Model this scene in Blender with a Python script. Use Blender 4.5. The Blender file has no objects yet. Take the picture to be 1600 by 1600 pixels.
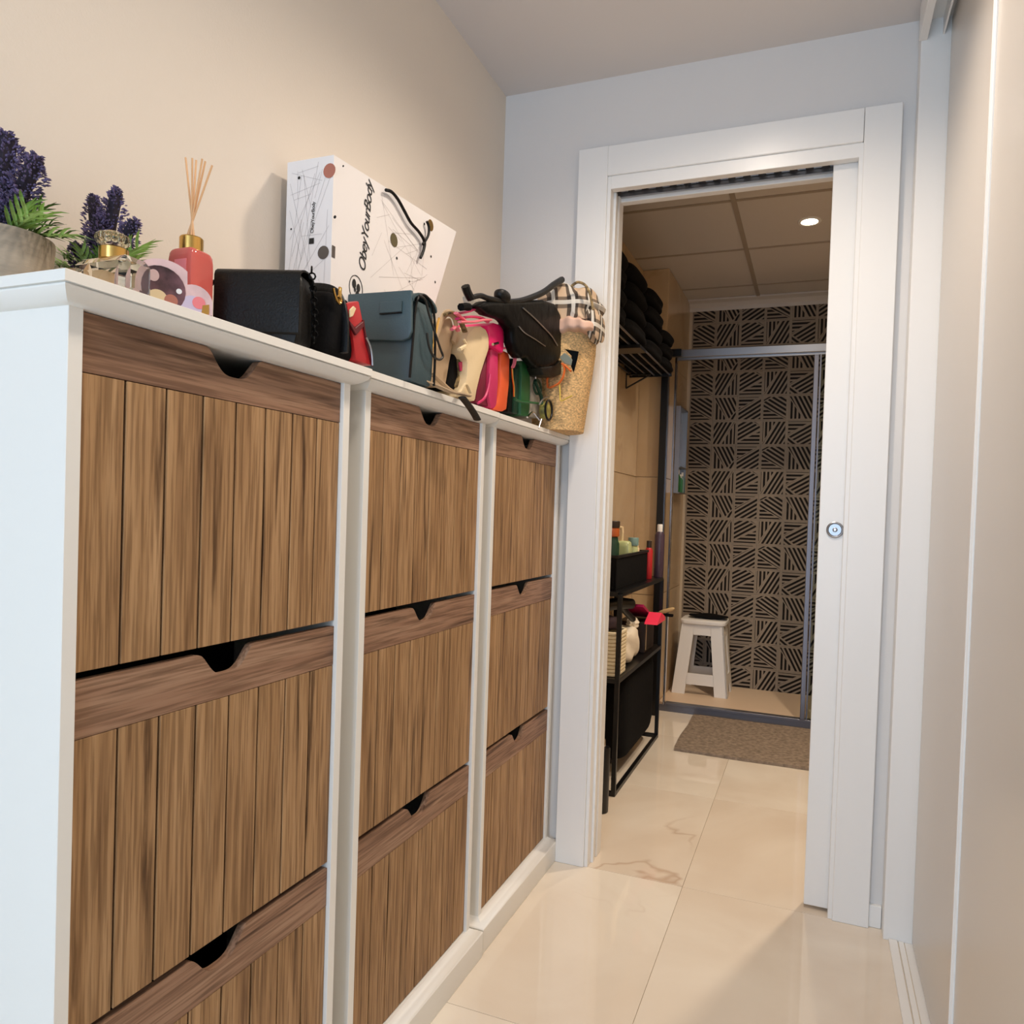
import bpy, bmesh, math, random
from mathutils import Vector, Matrix
random.seed(7)
PI = math.pi
S = bpy.context.scene
COL = S.collection
# ------------------------------------------------------------------ camera
yaw, pitch, roll = .362, -.0189, .0335
c_, s_ = math.cos, math.sin
F = Vector((-s_(yaw), c_(yaw), 0)); R = Vector((c_(yaw), s_(yaw), 0)); U = Vector((0, 0, 1))
F2 = F*c_(pitch) + U*s_(pitch); U2 = U*c_(pitch) - F*s_(pitch)
R3 = R*c_(roll) + U2*s_(roll); U3 = U2*c_(roll) - R*s_(roll)
cd = bpy.data.cameras.new('camera'); cam = bpy.data.objects.new('camera', cd); COL.objects.link(cam)
mw = Matrix((R3, U3, -F2)).transposed().to_4x4(); mw.translation = Vector((0, 0, 1.0148)); cam.matrix_world = mw
cd.sensor_width = 36; cd.lens = 1143.4/1600*36; cd.shift_x = -41.15/1600; cd.shift_y = 18.22/1600; cd.clip_start = .02
S.camera = cam
# ------------------------------------------------------------------ world, light, exposure
S.view_settings.view_transform = 'Standard'; S.view_settings.look = 'None'; S.view_settings.gamma = 1
S.view_settings.exposure = 0.12
W = bpy.data.worlds.new('world'); S.world = W; W.use_nodes = True
W.node_tree.nodes['Background'].inputs[0].default_value = (.75, .87, 1, 1)
W.node_tree.nodes['Background'].inputs[1].default_value = 1.0
def lamp(kind, loc, power, col, size=.1, rot=(0, 0, 0), **k):
    l = bpy.data.lights.new('light', kind); l.energy = power; l.color = col
    if kind == 'AREA':
        l.size = size
        if 'size_y' in k: l.shape = 'RECTANGLE'; l.size_y = k['size_y']
    else: l.shadow_soft_size = size
    if kind == 'SPOT': l.spot_size = k.get('angle', 2.4); l.spot_blend = k.get('blend', 1)
    o = bpy.data.objects.new('light', l); o.location = loc; o.rotation_euler = rot; COL.objects.link(o); return o
WARM = (1, .86, .72); COOL = (.50, .72, 1)
lamp('AREA', (-.32, -2.05, 1.15), 36, COOL, 1.1, (PI/2, 0, 0), size_y=1.9)          # daylight through the glazed door behind
lamp('SPOT', (-.20, 1.42, 2.19), 31, WARM, .05, angle=2.7)                        # hall downlights
lamp('SPOT', (-.12, .62, 2.19), 22, WARM, .05, angle=2.7)
lamp('SPOT', (-.20, -1.1, 2.19), 3, WARM, .05, angle=2.7)
lamp('SPOT', (-.071, 3.25, 2.23), 30, (1, .84, .66), .03, angle=2.3)                # bathroom downlights
lamp('SPOT', (.25, 2.72, 2.20), 62, (1, .84, .66), .04, angle=2.5)
# ------------------------------------------------------------------ materials
def nt(name):
    m = bpy.data.materials.new(name); m.use_nodes = True; t = m.node_tree
    return m, t, t.nodes['Principled BSDF']
def srgb(c): return tuple(((v/255+.055)/1.055)**2.4 if v/255 > .04045 else v/255/12.92 for v in c)+(1,)
def mat(name, c, rough=.5, metal=0, spec=.5, bump=0, bscale=60, var=0, vscale=8, stretch=(1, 1, 1), **k):
    m, t, b = nt(name); N = t.nodes; L = t.links
    b.inputs['Base Color'].default_value = srgb(c); b.inputs['Roughness'].default_value = rough
    b.inputs['Metallic'].default_value = metal; b.inputs['Specular IOR Level'].default_value = spec
    for a, v in k.items(): b.inputs[a.replace('_', ' ')].default_value = v
    if bump or var:
        tc = N.new('ShaderNodeTexCoord'); mp = N.new('ShaderNodeMapping'); mp.inputs['Scale'].default_value = stretch
        L.new(tc.outputs['Object'], mp.inputs[0])
    if bump:
        n = N.new('ShaderNodeTexNoise'); n.inputs['Scale'].default_value = bscale; n.inputs['Detail'].default_value = 4
        L.new(mp.outputs[0], n.inputs[0]); bp = N.new('ShaderNodeBump'); bp.inputs['Strength'].default_value = bump
        bp.inputs['Distance'].default_value = .002
        L.new(n.outputs[0], bp.inputs['Height']); L.new(bp.outputs[0], b.inputs['Normal'])
    if var:
        n = N.new('ShaderNodeTexNoise'); n.inputs['Scale'].default_value = vscale; n.inputs['Detail'].default_value = 5
        L.new(mp.outputs[0], n.inputs[0])
        cr = N.new('ShaderNodeValToRGB'); a = srgb([max(0, v*(1-var)) for v in c]); z = srgb([min(255, v*(1+var)) for v in c])
        cr.color_ramp.elements[0].position = .3; cr.color_ramp.elements[1].position = .7
        cr.color_ramp.elements[0].color = a; cr.color_ramp.elements[1].color = z
        L.new(n.outputs[0], cr.inputs[0]); L.new(cr.outputs[0], b.inputs['Base Color'])
    return m
def wood(name, horizontal, cd, cm, cl):
    m, t, b = nt(name); N = t.nodes; L = t.links
    tc = N.new('ShaderNodeTexCoord'); oi = N.new('ShaderNodeObjectInfo')
    mul = N.new('ShaderNodeMath'); mul.operation = 'MULTIPLY'; mul.inputs[1].default_value = 37
    L.new(oi.outputs['Random'], mul.inputs[0])
    add = N.new('ShaderNodeVectorMath'); add.operation = 'ADD'; L.new(tc.outputs['Object'], add.inputs[0]); L.new(mul.outputs[0], add.inputs[1])
    def mapped(sc):
        mp = N.new('ShaderNodeMapping'); mp.inputs['Scale'].default_value = (sc[0], sc[1], sc[2]) if not horizontal else (sc[0], sc[2], sc[1])
        L.new(add.outputs[0], mp.inputs[0]); return mp
    def noise(sc, scale, det=4, dist=0):
        n = N.new('ShaderNodeTexNoise'); n.inputs['Scale'].default_value = scale; n.inputs['Detail'].default_value = det
        n.inputs['Distortion'].default_value = dist; L.new(mapped(sc).outputs[0], n.inputs[0]); return n
    n1 = noise((1, 1, .04), 95, 6, .3)        # streaks
    n2 = noise((1, 1, .12), 16, 4, .5)         # broad tone
    n3 = noise((1, 1, .035), 260, 4)          # fine fibres
    r1 = N.new('ShaderNodeValToRGB'); e = r1.color_ramp.elements
    e[0].position = .30; e[0].color = srgb(cd); e[1].position = .70; e[1].color = srgb(cl)
    x = r1.color_ramp.elements.new(.47); x.color = srgb(cm)
    mx = N.new('ShaderNodeMath'); mx.operation = 'MULTIPLY_ADD'; mx.inputs[1].default_value = .42
    L.new(n2.outputs[0], mx.inputs[0])
    h = N.new('ShaderNodeMath'); h.operation = 'MULTIPLY'; h.inputs[1].default_value = .58; L.new(n1.outputs[0], h.inputs[0]); L.new(h.outputs[0], mx.inputs[2])
    L.new(mx.outputs[0], r1.inputs[0])
    # dark cracks
    n4 = noise((1, 1, .05), 62, 6, .3); r4 = N.new('ShaderNodeValToRGB'); q = r4.color_ramp.elements
    q[0].position = .30; q[0].color = (.34, .30, .27, 1); q[1].position = .41; q[1].color = (1, 1, 1, 1)
    L.new(n4.outputs[0], r4.inputs[0])
    r3 = N.new('ShaderNodeValToRGB'); w = r3.color_ramp.elements; w[0].position = .40; w[0].color = (.55, .51, .47, 1); w[1].position = .56; w[1].color = (1.0, 1, 1, 1)
    L.new(n3.outputs[0], r3.inputs[0])
    a = N.new('ShaderNodeMix'); a.data_type = 'RGBA'; a.blend_type = 'MULTIPLY'; a.inputs[0].default_value = 1
    L.new(r1.outputs[0], a.inputs[6]); L.new(r4.outputs[0], a.inputs[7])
    c = N.new('ShaderNodeMix'); c.data_type = 'RGBA'; c.blend_type = 'MULTIPLY'; c.inputs[0].default_value = .8
    L.new(a.outputs[2], c.inputs[6]); L.new(r3.outputs[0], c.inputs[7])
    L.new(c.outputs[2], b.inputs['Base Color']); b.inputs['Roughness'].default_value = .55; b.inputs['Specular IOR Level'].default_value = .3
    bp = N.new('ShaderNodeBump'); bp.inputs['Strength'].default_value = .25; bp.inputs['Distance'].default_value = .001
    L.new(n3.outputs[0], bp.inputs['Height']); L.new(bp.outputs[0], b.inputs['Normal'])
    return m
def marble(name, c1, c2, vein, rough=.08, vs=1.3, spec=.5):
    m, t, b = nt(name); N = t.nodes; L = t.links
    g = N.new('ShaderNodeNewGeometry'); oi = N.new('ShaderNodeObjectInfo')
    mul = N.new('ShaderNodeMath'); mul.operation = 'MULTIPLY'; mul.inputs[1].default_value = 9; L.new(oi.outputs['Random'], mul.inputs[0])
    add = N.new('ShaderNodeVectorMath'); add.operation = 'ADD'; L.new(g.outputs['Position'], add.inputs[0]); L.new(mul.outputs[0], add.inputs[1])
    n = N.new('ShaderNodeTexNoise'); n.inputs['Scale'].default_value = vs*2; n.inputs['Detail'].default_value = 6; n.inputs['Distortion'].default_value = .8
    L.new(add.outputs[0], n.inputs[0])
    r = N.new('ShaderNodeValToRGB'); r.color_ramp.elements[0].position = .35; r.color_ramp.elements[0].color = srgb(c1)
    r.color_ramp.elements[1].position = .65; r.color_ramp.elements[1].color = srgb(c2); L.new(n.outputs[0], r.inputs[0])
    n2 = N.new('ShaderNodeTexNoise'); n2.inputs['Scale'].default_value = vs; n2.inputs['Detail'].default_value = 5; n2.inputs['Distortion'].default_value = .35
    L.new(add.outputs[0], n2.inputs[0])
    s = N.new('ShaderNodeMath'); s.operation = 'SUBTRACT'; s.inputs[1].default_value = .5; L.new(n2.outputs[0], s.inputs[0])
    ab = N.new('ShaderNodeMath'); ab.operation = 'ABSOLUTE'; L.new(s.outputs[0], ab.inputs[0])
    rv = N.new('ShaderNodeValToRGB'); rv.color_ramp.elements[0].position = .0; rv.color_ramp.elements[0].color = (1, 1, 1, 1)
    rv.color_ramp.elements[1].position = .007; rv.color_ramp.elements[1].color = (0, 0, 0, 1); L.new(ab.outputs[0], rv.inputs[0])
    n3 = N.new('ShaderNodeTexNoise'); n3.inputs['Scale'].default_value = vs*1.7; L.new(add.outputs[0], n3.inputs[0])
    r3 = N.new('ShaderNodeValToRGB'); r3.color_ramp.elements[0].position = .5; r3.color_ramp.elements[0].color = (0, 0, 0, 1)
    r3.color_ramp.elements[1].position = .7; r3.color_ramp.elements[1].color = (.8, .8, .8, 1); L.new(n3.outputs[0], r3.inputs[0])
    mm = N.new('ShaderNodeMath'); mm.operation = 'MULTIPLY'; L.new(rv.outputs[0], mm.inputs[0]); L.new(r3.outputs[0], mm.inputs[1])
    x = N.new('ShaderNodeMix'); x.data_type = 'RGBA'; L.new(mm.outputs[0], x.inputs[0]); L.new(r.outputs[0], x.inputs[6]); x.inputs[7].default_value = srgb(vein)
    L.new(x.outputs[2], b.inputs['Base Color']); b.inputs['Roughness'].default_value = rough; b.inputs['Specular IOR Level'].default_value = spec
    return m
def glass(name, c, rough=.02, ior=1.45):
    m, t, b = nt(name); b.inputs['Base Color'].default_value = srgb(c); b.inputs['Roughness'].default_value = rough
    b.inputs['Transmission Weight'].default_value = 1; b.inputs['IOR'].default_value = ior
    return m
def emit(name, c, s):
    m, t, b = nt(name); b.inputs['Emission Color'].default_value = c; b.inputs['Emission Strength'].default_value = s
    b.inputs['Base Color'].default_value = c; return m
M = dict(
    wall=mat('wall paint', (233, 222, 208), .85, spec=.2, bump=.15, bscale=250),
    wallend=mat('end wall paint', (224, 220, 216), .85, spec=.2, bump=.15, bscale=250),
    ceil=mat('ceiling paint', (222, 216, 212), .9, spec=.2),
    lac=mat('white lacquer', (240, 238, 234), .32),
    lacc=mat('white cabinet foil', (240, 237, 230), .4),
    ward=mat('cream lacquer door', (216, 208, 198), .26, spec=.5),
    grout=mat('grout', (214, 194, 166), .8),
    floor=marble('cream marble', (226, 210, 190), (240, 229, 212), (168, 124, 90), .035, 1.0, .6),
    btile=marble('beige wall tile', (196, 168, 132), (208, 182, 146), (180, 150, 115), .2, 1.5),
    railw=wood('wood rail', True, (118, 88, 70), (154, 118, 94), (176, 142, 116)),
    plank=wood('wood plank', False, (126, 92, 62), (168, 130, 90), (196, 158, 116)),
    core=mat('dark board core', (60, 42, 30), .8),
    dark=mat('black interior', (8, 7, 7), .9),
    black=mat('black leather', (12, 11, 10), .42, spec=.28, bump=.35, bscale=300),
    blackp=mat('black soft leather', (7, 7, 7), .42, spec=.10, bump=.9, bscale=30),
    blackf=mat('black fabric', (12, 11, 12), .9, spec=.15, bump=.6, bscale=120),
    blackm=mat('black metal', (10, 10, 11), .35, spec=.5),
    chrome=mat('chrome', (200, 200, 205), .15, 1),
    steel=mat('brushed steel', (165, 165, 168), .35, 1),
    gold=mat('gold', (212, 170, 96), .2, 1),
    blue=mat('slate blue leather', (62, 82, 88), .42, bump=.2, bscale=260),
    red=mat('red leather', (186, 34, 40), .4),
    redd=mat('dark red leather', (96, 14, 24), .5),
    taupe=mat('taupe leather', (190, 164, 132), .55, bump=.2, bscale=200),
    cream=mat('cream leather', (232, 208, 166), .6, bump=.3, bscale=90),
    mag=mat('magenta leather', (208, 50, 104), .42), hot=mat('hot pink leather', (240, 30, 110), .4),
    plum=mat('plum leather', (120, 24, 52), .5),
    pinkl=mat('light pink strap', (236, 120, 134), .5),
    orange=mat('orange leather', (236, 96, 50), .45), ostrap=mat('orange strap', (228, 112, 44), .5),
    green=mat('green leather', (26, 92, 48), .45), dgreen=mat('dark green leather', (14, 58, 38), .5),
    grey=mat('light grey leather', (190, 182, 170), .5, var=.15, vscale=60),
    leop=mat('printed fabric', (120, 100, 66), .7, var=.5, vscale=120),
    paper=mat('white paper', (236, 232, 230), .75), ink=mat('ink', (22, 20, 18), .6),
    copper=mat('copper dot print', (176, 110, 92), .5), dgrey=mat('grey dot print', (86, 78, 72), .5), odot=mat('olive dot print', (96, 86, 54), .5),
    gline=mat('grey line print', (196, 190, 188), .7),
    concrete=mat('grey wood look clay', (160, 146, 128), .85, bump=.3, bscale=60, var=.12, vscale=14, stretch=(1, 1, 5)),
    potw=mat('weathered wood pot', (188, 160, 128), .8, var=.18, vscale=30, stretch=(1, 1, .2)),
    lav=mat('lavender floret', (92, 80, 112), .8, var=.35, vscale=90), lavd=mat('lavender stalk', (40, 32, 44), .9),
    leafa=mat('leaf green', (146, 178, 98), .55, var=.2, vscale=30), leafb=mat('leaf mint', (110, 186, 120), .5), leafc=mat('leaf olive', (84, 116, 54), .6, var=.2, vscale=30),
    soil=mat('dark filler', (30, 24, 20), .95),
    pglass=glass('clear glass', (250, 244, 228)), pliq=mat('pink scented oil', (232, 116, 108), .06, Transmission_Weight=.35, IOR=1.36),
    amber=glass('amber glass', (205, 105, 45), .08), ggl=glass('pale green glass', (222, 236, 178), .12),
    ggp=mat('pale green plastic', (196, 206, 150), .25), ambp=mat('amber brown plastic', (176, 88, 42), .2),
    steeld=mat('dull shower profile', (118, 118, 126), .4, .8),
    shglass=glass('shower glass', (225, 240, 235), 0, 1.1),
    reed=mat('rattan reed', (226, 176, 128), .7),
    plab=mat('pink label', (238, 130, 134), .5), plab2=mat('raspberry print', (206, 60, 88), .5),
    acry=mat('pink white plaque', (222, 188, 186), .25, var=.08, vscale=40),
    photo=mat('dark plum photo print', (96, 66, 72), .25, var=.55, vscale=28), lil=mat('lilac print', (206, 192, 214), .3),
    white=mat('white plastic', (234, 230, 224), .45, bump=.15, bscale=300),
    rope=mat('cream cotton rope', (222, 206, 172), .85, bump=.6, bscale=90),
    cloth=mat('cream towelling', (232, 220, 200), .95, spec=.1, bump=.8, bscale=160),
    mauve=mat('dark mauve cloth', (64, 48, 52), .9),
    neon=mat('neon pink plastic', (250, 60, 92), .4), mag2=mat('deep magenta plastic', (170, 24, 84), .4),
    teal=mat('teal cap', (120, 150, 146), .4), dbrown=mat('dark brown carton', (50, 36, 28), .5),
    purple=mat('dark purple plastic', (70, 54, 70), .35), gbrush=mat('green brush handle', (50, 120, 80), .5), bwood=mat('pale wood', (190, 160, 110), .6),
    mat_=mat('taupe bath mat', (142, 126, 110), .95, spec=.1, bump=1, bscale=140, var=.15, vscale=60),
    bceil=mat('ceiling tile', (208, 200, 192), .9, spec=.1, bump=.3, bscale=120), tbar=mat('ceiling T bar', (168, 154, 138), .6),
    ptile=mat('taupe tile', (150, 134, 116), .6, spec=.3), pstripe=mat('dark brown stripe print', (26, 18, 12), .7, spec=.2),
    tray=mat('stone shower tray', (222, 196, 168), .5), slab=mat('grey slab', (98, 94, 92), .4),
    lampe=emit('lamp glow', (1, .86, .62, 1), 25),
    straw=mat('straw', (206, 168, 116), .85, bump=.5, bscale=300, var=.22, vscale=160, stretch=(1, 1, 1.6)),
    belt=mat('black brown strap', (30, 26, 20), .5, bump=.4, bscale=200),
    yellow=mat('yellow strap', (226, 196, 84), .5), khaki=mat('khaki leather', (140, 132, 64), .6, var=.3, vscale=60),
    silk=mat('pink silk', (222, 180, 156), .55), card=mat('grey card', (130, 134, 120), .5),
)
def plaid():
    m, t, b = nt('beige tartan'); N = t.nodes; L = t.links
    tc = N.new('ShaderNodeTexCoord'); sp = N.new('ShaderNodeSeparateXYZ'); L.new(tc.outputs['Object'], sp.inputs[0])
    def band(out, freq, lo, hi):
        a = N.new('ShaderNodeMath'); a.operation = 'MULTIPLY'; a.inputs[1].default_value = freq; L.new(out, a.inputs[0])
        f = N.new('ShaderNodeMath'); f.operation = 'FRACT'; L.new(a.outputs[0], f.inputs[0])
        r = N.new('ShaderNodeValToRGB'); r.color_ramp.interpolation = 'CONSTANT'; e = r.color_ramp.elements
        e[0].position = 0; e[0].color = (0, 0, 0, 1); e[1].position = lo; e[1].color = (1, 1, 1, 1); x = e.new(hi); x.color = (0, 0, 0, 1)
        L.new(f.outputs[0], r.inputs[0]); return r.outputs[0]
    base = srgb((206, 178, 148)); prev = None
    add = N.new('ShaderNodeMath'); add.operation = 'ADD'; L.new(sp.outputs[0], add.inputs[0]); L.new(sp.outputs[1], add.inputs[1])
    def mix(prev, fac, c, k):
        x = N.new('ShaderNodeMix'); x.data_type = 'RGBA'
        mm = N.new('ShaderNodeMath'); mm.operation = 'MULTIPLY'; mm.inputs[1].default_value = k; L.new(fac, mm.inputs[0]); L.new(mm.outputs[0], x.inputs[0])
        if prev is None: x.inputs[6].default_value = base
        else: L.new(prev, x.inputs[6])
        x.inputs[7].default_value = srgb(c); return x.outputs[2]
    p = mix(None, band(sp.outputs[2], 17, .1, .62), (34, 28, 26), .7)
    p = mix(p, band(add.outputs[0], 17, .1, .62), (34, 28, 26), .85)
    p = mix(p, band(sp.outputs[2], 17, .28, .46), (232, 224, 210), .8)
    p = mix(p, band(add.outputs[0], 17, .28, .46), (232, 224, 210), .8)
    L.new(p, b.inputs['Base Color']); b.inputs['Roughness'].default_value = .9; return m
M['plaid'] = plaid()
# ------------------------------------------------------------------ mesh helpers
OFF = {}
def meta(o, label=None, cat=None, group=None, kind=None):
    if label: o['label'] = label
    if cat: o['category'] = cat
    if group: o['group'] = group
    if kind: o['kind'] = kind
    return o
def thing(name, label, cat, loc=(0, 0, 0), rz=0, group=None, local=False, kind=None):
    o = bpy.data.objects.new(name, None); o.location = loc; o.rotation_euler.z = rz; o.empty_display_size = .02
    COL.objects.link(o); OFF[o.name] = Vector((0, 0, 0)) if local else Vector(loc)
    return meta(o, label, cat, group, kind)
class B:
    def __init__(s): s.bm = bmesh.new(); s.mi = 0
    def box(s, lo, hi, bev=0, seg=1):
        b = bmesh.new(); bmesh.ops.create_cube(b, size=1)
        lo = Vector(lo); hi = Vector(hi); d = hi-lo
        for v in b.verts: v.co = lo + Vector(((v.co.x+.5)*d.x, (v.co.y+.5)*d.y, (v.co.z+.5)*d.z))
        if bev: bmesh.ops.bevel(b, geom=b.edges[:], offset=bev, segments=seg, affect='EDGES', profile=.5)
        s.join(b); return s
    def join(s, b, mtx=None):
        if mtx is not None: bmesh.ops.transform(b, matrix=mtx, verts=b.verts[:])
        vm = {v: s.bm.verts.new(v.co) for v in b.verts}
        for f in b.faces:
            try: nf = s.bm.faces.new([vm[v] for v in f.verts]); nf.material_index = s.mi
            except ValueError: pass
        b.free()
    def face(s, pts):
        f = s.bm.faces.new([s.bm.verts.new(p) for p in pts]); f.material_index = s.mi; return s
    def prism(s, poly, ax, a, b):
        def P(u, v, w): return {'X': (w, u, v), 'Y': (u, w, v), 'Z': (u, v, w)}[ax]
        A = [s.bm.verts.new(P(u, v, a)) for u, v in poly]; Bv = [s.bm.verts.new(P(u, v, b)) for u, v in poly]
        n = len(poly)
        for f in ([A[i], A[(i+1) % n], Bv[(i+1) % n], Bv[i]] for i in range(n)): s.bm.faces.new(f).material_index = s.mi
        s.bm.faces.new(A[::-1]).material_index = s.mi; s.bm.faces.new(Bv).material_index = s.mi; return s
    def tube(s, pts, r, n=8, closed=False, smooth=0, flat=None, up=None):
        pts = [Vector(p) for p in pts]
        if smooth: pts = catmull(pts, smooth, closed)
        N = len(pts); rings = []; prev = None
        for i, p in enumerate(pts):
            if closed: t = pts[(i+1) % N]-pts[i-1]
            else: t = pts[min(i+1, N-1)]-pts[max(i-1, 0)]
            t.normalize()
            if prev is None:
                u = Vector(up) if up else (Vector((0, 0, 1)) if abs(t.z) < .9 else Vector((1, 0, 0)))
                a = t.cross(u); a.normalize()
            else:
                a = prev - t*prev.dot(t); a.normalize()
            prev = a; bb = t.cross(a)
            rr = r(i/(N-1)) if callable(r) else r
            k = flat if flat else 1
            rings.append([s.bm.verts.new(p + a*math.cos(2*PI*j/n+PI/n)*rr + bb*math.sin(2*PI*j/n+PI/n)*rr*k) for j in range(n)])
        for i in range(N if closed else N-1):
            A, C = rings[i], rings[(i+1) % N]
            for j in range(n): s.bm.faces.new([A[j], A[(j+1) % n], C[(j+1) % n], C[j]]).material_index = s.mi
        if not closed: s.bm.faces.new(rings[0][::-1]).material_index = s.mi; s.bm.faces.new(rings[-1]).material_index = s.mi
        return s
    def lathe(s, prof, c, n=24, ax='Z'):
        c = Vector(c); rings = []
        for r, z in prof:
            ring = []
            for j in range(n):
                a = 2*PI*j/n; q = {'Z': (r*math.cos(a), r*math.sin(a), z), 'Y': (r*math.cos(a), z, r*math.sin(a)), 'X': (z, r*math.cos(a), r*math.sin(a))}[ax]
                ring.append(s.bm.verts.new(c+Vector(q)))
            rings.append(ring)
        for A, C in zip(rings, rings[1:]):
            for j in range(n): s.bm.faces.new([A[j], A[(j+1) % n], C[(j+1) % n], C[j]]).material_index = s.mi
        s.bm.faces.new(rings[0][::-1]).material_index = s.mi; s.bm.faces.new(rings[-1]).material_index = s.mi; return s
    def soft(s, c, size, p=5, n=8, fn=None, rz=0, tilt=None):
        b = bmesh.new(); bmesh.ops.create_cube(b, size=2); bmesh.ops.subdivide_edges(b, edges=b.edges[:], cuts=n, use_grid_fill=True)
        for v in b.verts:
            q = v.co; m = (abs(q.x)**p+abs(q.y)**p+abs(q.z)**p)**(1/p); q = q/m
            if fn: q = Vector(fn(q.x, q.y, q.z))
            v.co = Vector((q.x*size[0]/2, q.y*size[1]/2, q.z*size[2]/2))
        mt = Matrix.Translation(Vector(c)) @ Matrix.Rotation(rz, 4, 'Z')
        if tilt: mt = mt @ Matrix.Rotation(tilt[0], 4, tilt[1])
        s.join(b, mt); return s
    def done(s, name, m, parent=None, smooth=False, label=None, cat=None, group=None, kind=None, loc=None):
        me = bpy.data.meshes.new(name); bmesh.ops.recalc_face_normals(s.bm, faces=s.bm.faces[:])
        o = bpy.data.objects.new(name, me)
        base = Vector((0, 0, 0))
        if parent: o.parent = parent; base = OFF[parent.name]
        elif loc is not None: base = Vector(loc); o.location = base
        OFF[o.name] = Vector((0, 0, 0)) if (parent and OFF[parent.name].length == 0) else base
        if base.length: bmesh.ops.translate(s.bm, vec=-base, verts=s.bm.verts[:])
        if smooth:
            for f in s.bm.faces: f.smooth = True
        s.bm.to_mesh(me); s.bm.free()
        for q in (m if isinstance(m, (list, tuple)) else [m]): me.materials.append(q if not isinstance(q, str) else M[q])
        if smooth and smooth != 'all':
            try: me.set_sharp_from_angle(angle=smooth if isinstance(smooth, float) else .7)
            except Exception: pass
        COL.objects.link(o); OFF[o.name] = base
        return meta(o, label, cat, group, kind)
def catmull(P, k, closed):
    n = len(P); out = []
    rng = range(n) if closed else range(n-1)
    for i in rng:
        g = (lambda j: P[j % n]) if closed else (lambda j: P[max(0, min(n-1, j))])
        a, b, c, d = g(i-1), g(i), g(i+1), g(i+2)
        for t in range(k):
            t /= k; out.append(.5*((2*b)+(-a+c)*t+(2*a-5*b+4*c-d)*t*t+(-a+3*b-3*c+d)*t**3))
    if not closed: out.append(P[-1])
    return out
def st(name, b, m, parent=None, smooth=False):
    return b.done(name, m, parent, smooth, kind='structure' if parent is None else None)
def dupe(o, parent, loc):
    c = o.copy(); c.parent = parent; c.location = loc; COL.objects.link(c); return c
# ------------------------------------------------------------------ setting
HC, BC = 2.242, 2.25
fl = st('floor', B().box((-.96, -2.1, -.06), (.95, 4.4, -.004)), 'grout')
xs = [-.972, -.302, .368, 1.0]; ys = [-2.02, -1.35, -.68, -.01, .66, 1.33, 2.0, 2.674, 3.344, 3.80]
for i in range(3):
    for j in range(len(ys)-1):
        x0, x1 = max(xs[i], -.955), min(xs[i+1], .93)
        if x1 > x0: B().box((x0+.0006, ys[j]+.0006, -.012), (x1-.0006, ys[j+1]-.0006, 0), .0003).done('tile', 'floor', fl)
st('ceiling', B().box((-.96, -2.1, HC), (.95, 2.06, HC+.08)), 'ceil')
st('wall_left', B().box((-.99, -2.1, 0), (-.91, 2.05, HC)), 'wall')
wb = B(); wb.box((-.96, -2.12, 0), (-.88, -2.02, HC)); wb.box((.24, -2.12, 0), (.95, -2.02, HC)); wb.box((-.88, -2.12, 2.12), (.24, -2.02, HC))
st('wall_back', wb, 'wall')
w1 = st('window_1', B().box((-.88, -2.10, 0), (-.84, -2.04, 2.12)).box((.20, -2.10, 0), (.24, -2.04, 2.12)).box((-.84, -2.10, 2.08), (.20, -2.04, 2.12)).box((-.84, -2.10, 0), (.20, -2.04, .04)).box((-.335, -2.10, .04), (-.305, -2.04, 2.08)), 'lac')
st('wall_right', B().box((.87, -2.1, 0), (.95, 2.03, HC)), 'wall')
we = B(); we.box((-.96, 2.012, 0), (-.577, 2.10, HC)); we.box((-.577, 2.012, 1.955), (.08, 2.10, HC))
we.box((.08, 2.012, 0), (.95, 2.020, HC)); we.box((.08, 2.085, 0), (.95, 2.10, HC)); we.box((.08, 2.020, 1.955), (.95, 2.085, HC))
st('wall_end', we, 'wallend')
# door casing (hall side)
def tr(n, b, m='lac', **k): return st(n, b, m)
tr('trim_1', B().box((-.668, 1.99, 0), (-.582, 2.012, 2.04), .0015))
tr('trim_2', B().box((-.582, 1.991, 1.957), (.075, 2.012, 2.04), .0015))
tr('trim_3', B().box((.076, 1.99, 0), (.161, 2.012, 2.04), .0015))
j = B(); j.box((-.582, 1.997, 0), (-.572, 2.03, 1.957), .001); j.box((-.577, 2.03, 0), (-.565, 2.045, 1.925)); j.box((-.585, 2.045, 0), (-.575, 2.07, 1.93)); j.box((-.577, 2.068, 0), (-.565, 2.112, 1.93), .001)
tr('trim_4', j)
j = B(); j.box((-.572, 1.997, 1.921), (.068, 2.022, 1.957), .001); j.box((-.575, 2.085, 1.918), (.09, 2.112, 1.957), .001)
tr('trim_5', j)
tr('trim_6', B().box((.066, 1.997, 0), (.078, 2.022, 1.957), .001).box((.066, 2.085, 0), (.078, 2.112, 1.957), .001))
r = B(); r.box((-.573, 2.03, 1.935), (.068, 2.036, 1.955)); r.box((-.573, 2.07, 1.927), (.068, 2.078, 1.955)); r.box((-.573, 2.03, 1.951), (.068, 2.078, 1.956))
for k in range(16): r.box((-.56+k*.04, 2.040, 1.938), (-.54+k*.04, 2.066, 1.950))
st('trim_7', r, 'steel')
d = B(); d.box((.008, 2.0255, .010), (.78, 2.062, 1.928), .0015)
door = st('door_1', d, 'lac')
h = B(); h.lathe([(.021, .0), (.021, -.003), (.019, -.0042), (.0165, -.0035), (.015, -.001), (.006, -.001), (.006, -.003), (.0045, -.004)], (.047, 2.0255, .989), 32, 'Y')
h.done('flush_pull', 'steel', door, True, label='round brushed steel flush pull')
h = B(); h.lathe([(.0023, .0), (.0023, -.006), (.001, -.006)], (.047, 2.0255, .989), 12, 'Y'); h.done('keyhole_boss', 'chrome', door, True)
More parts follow.
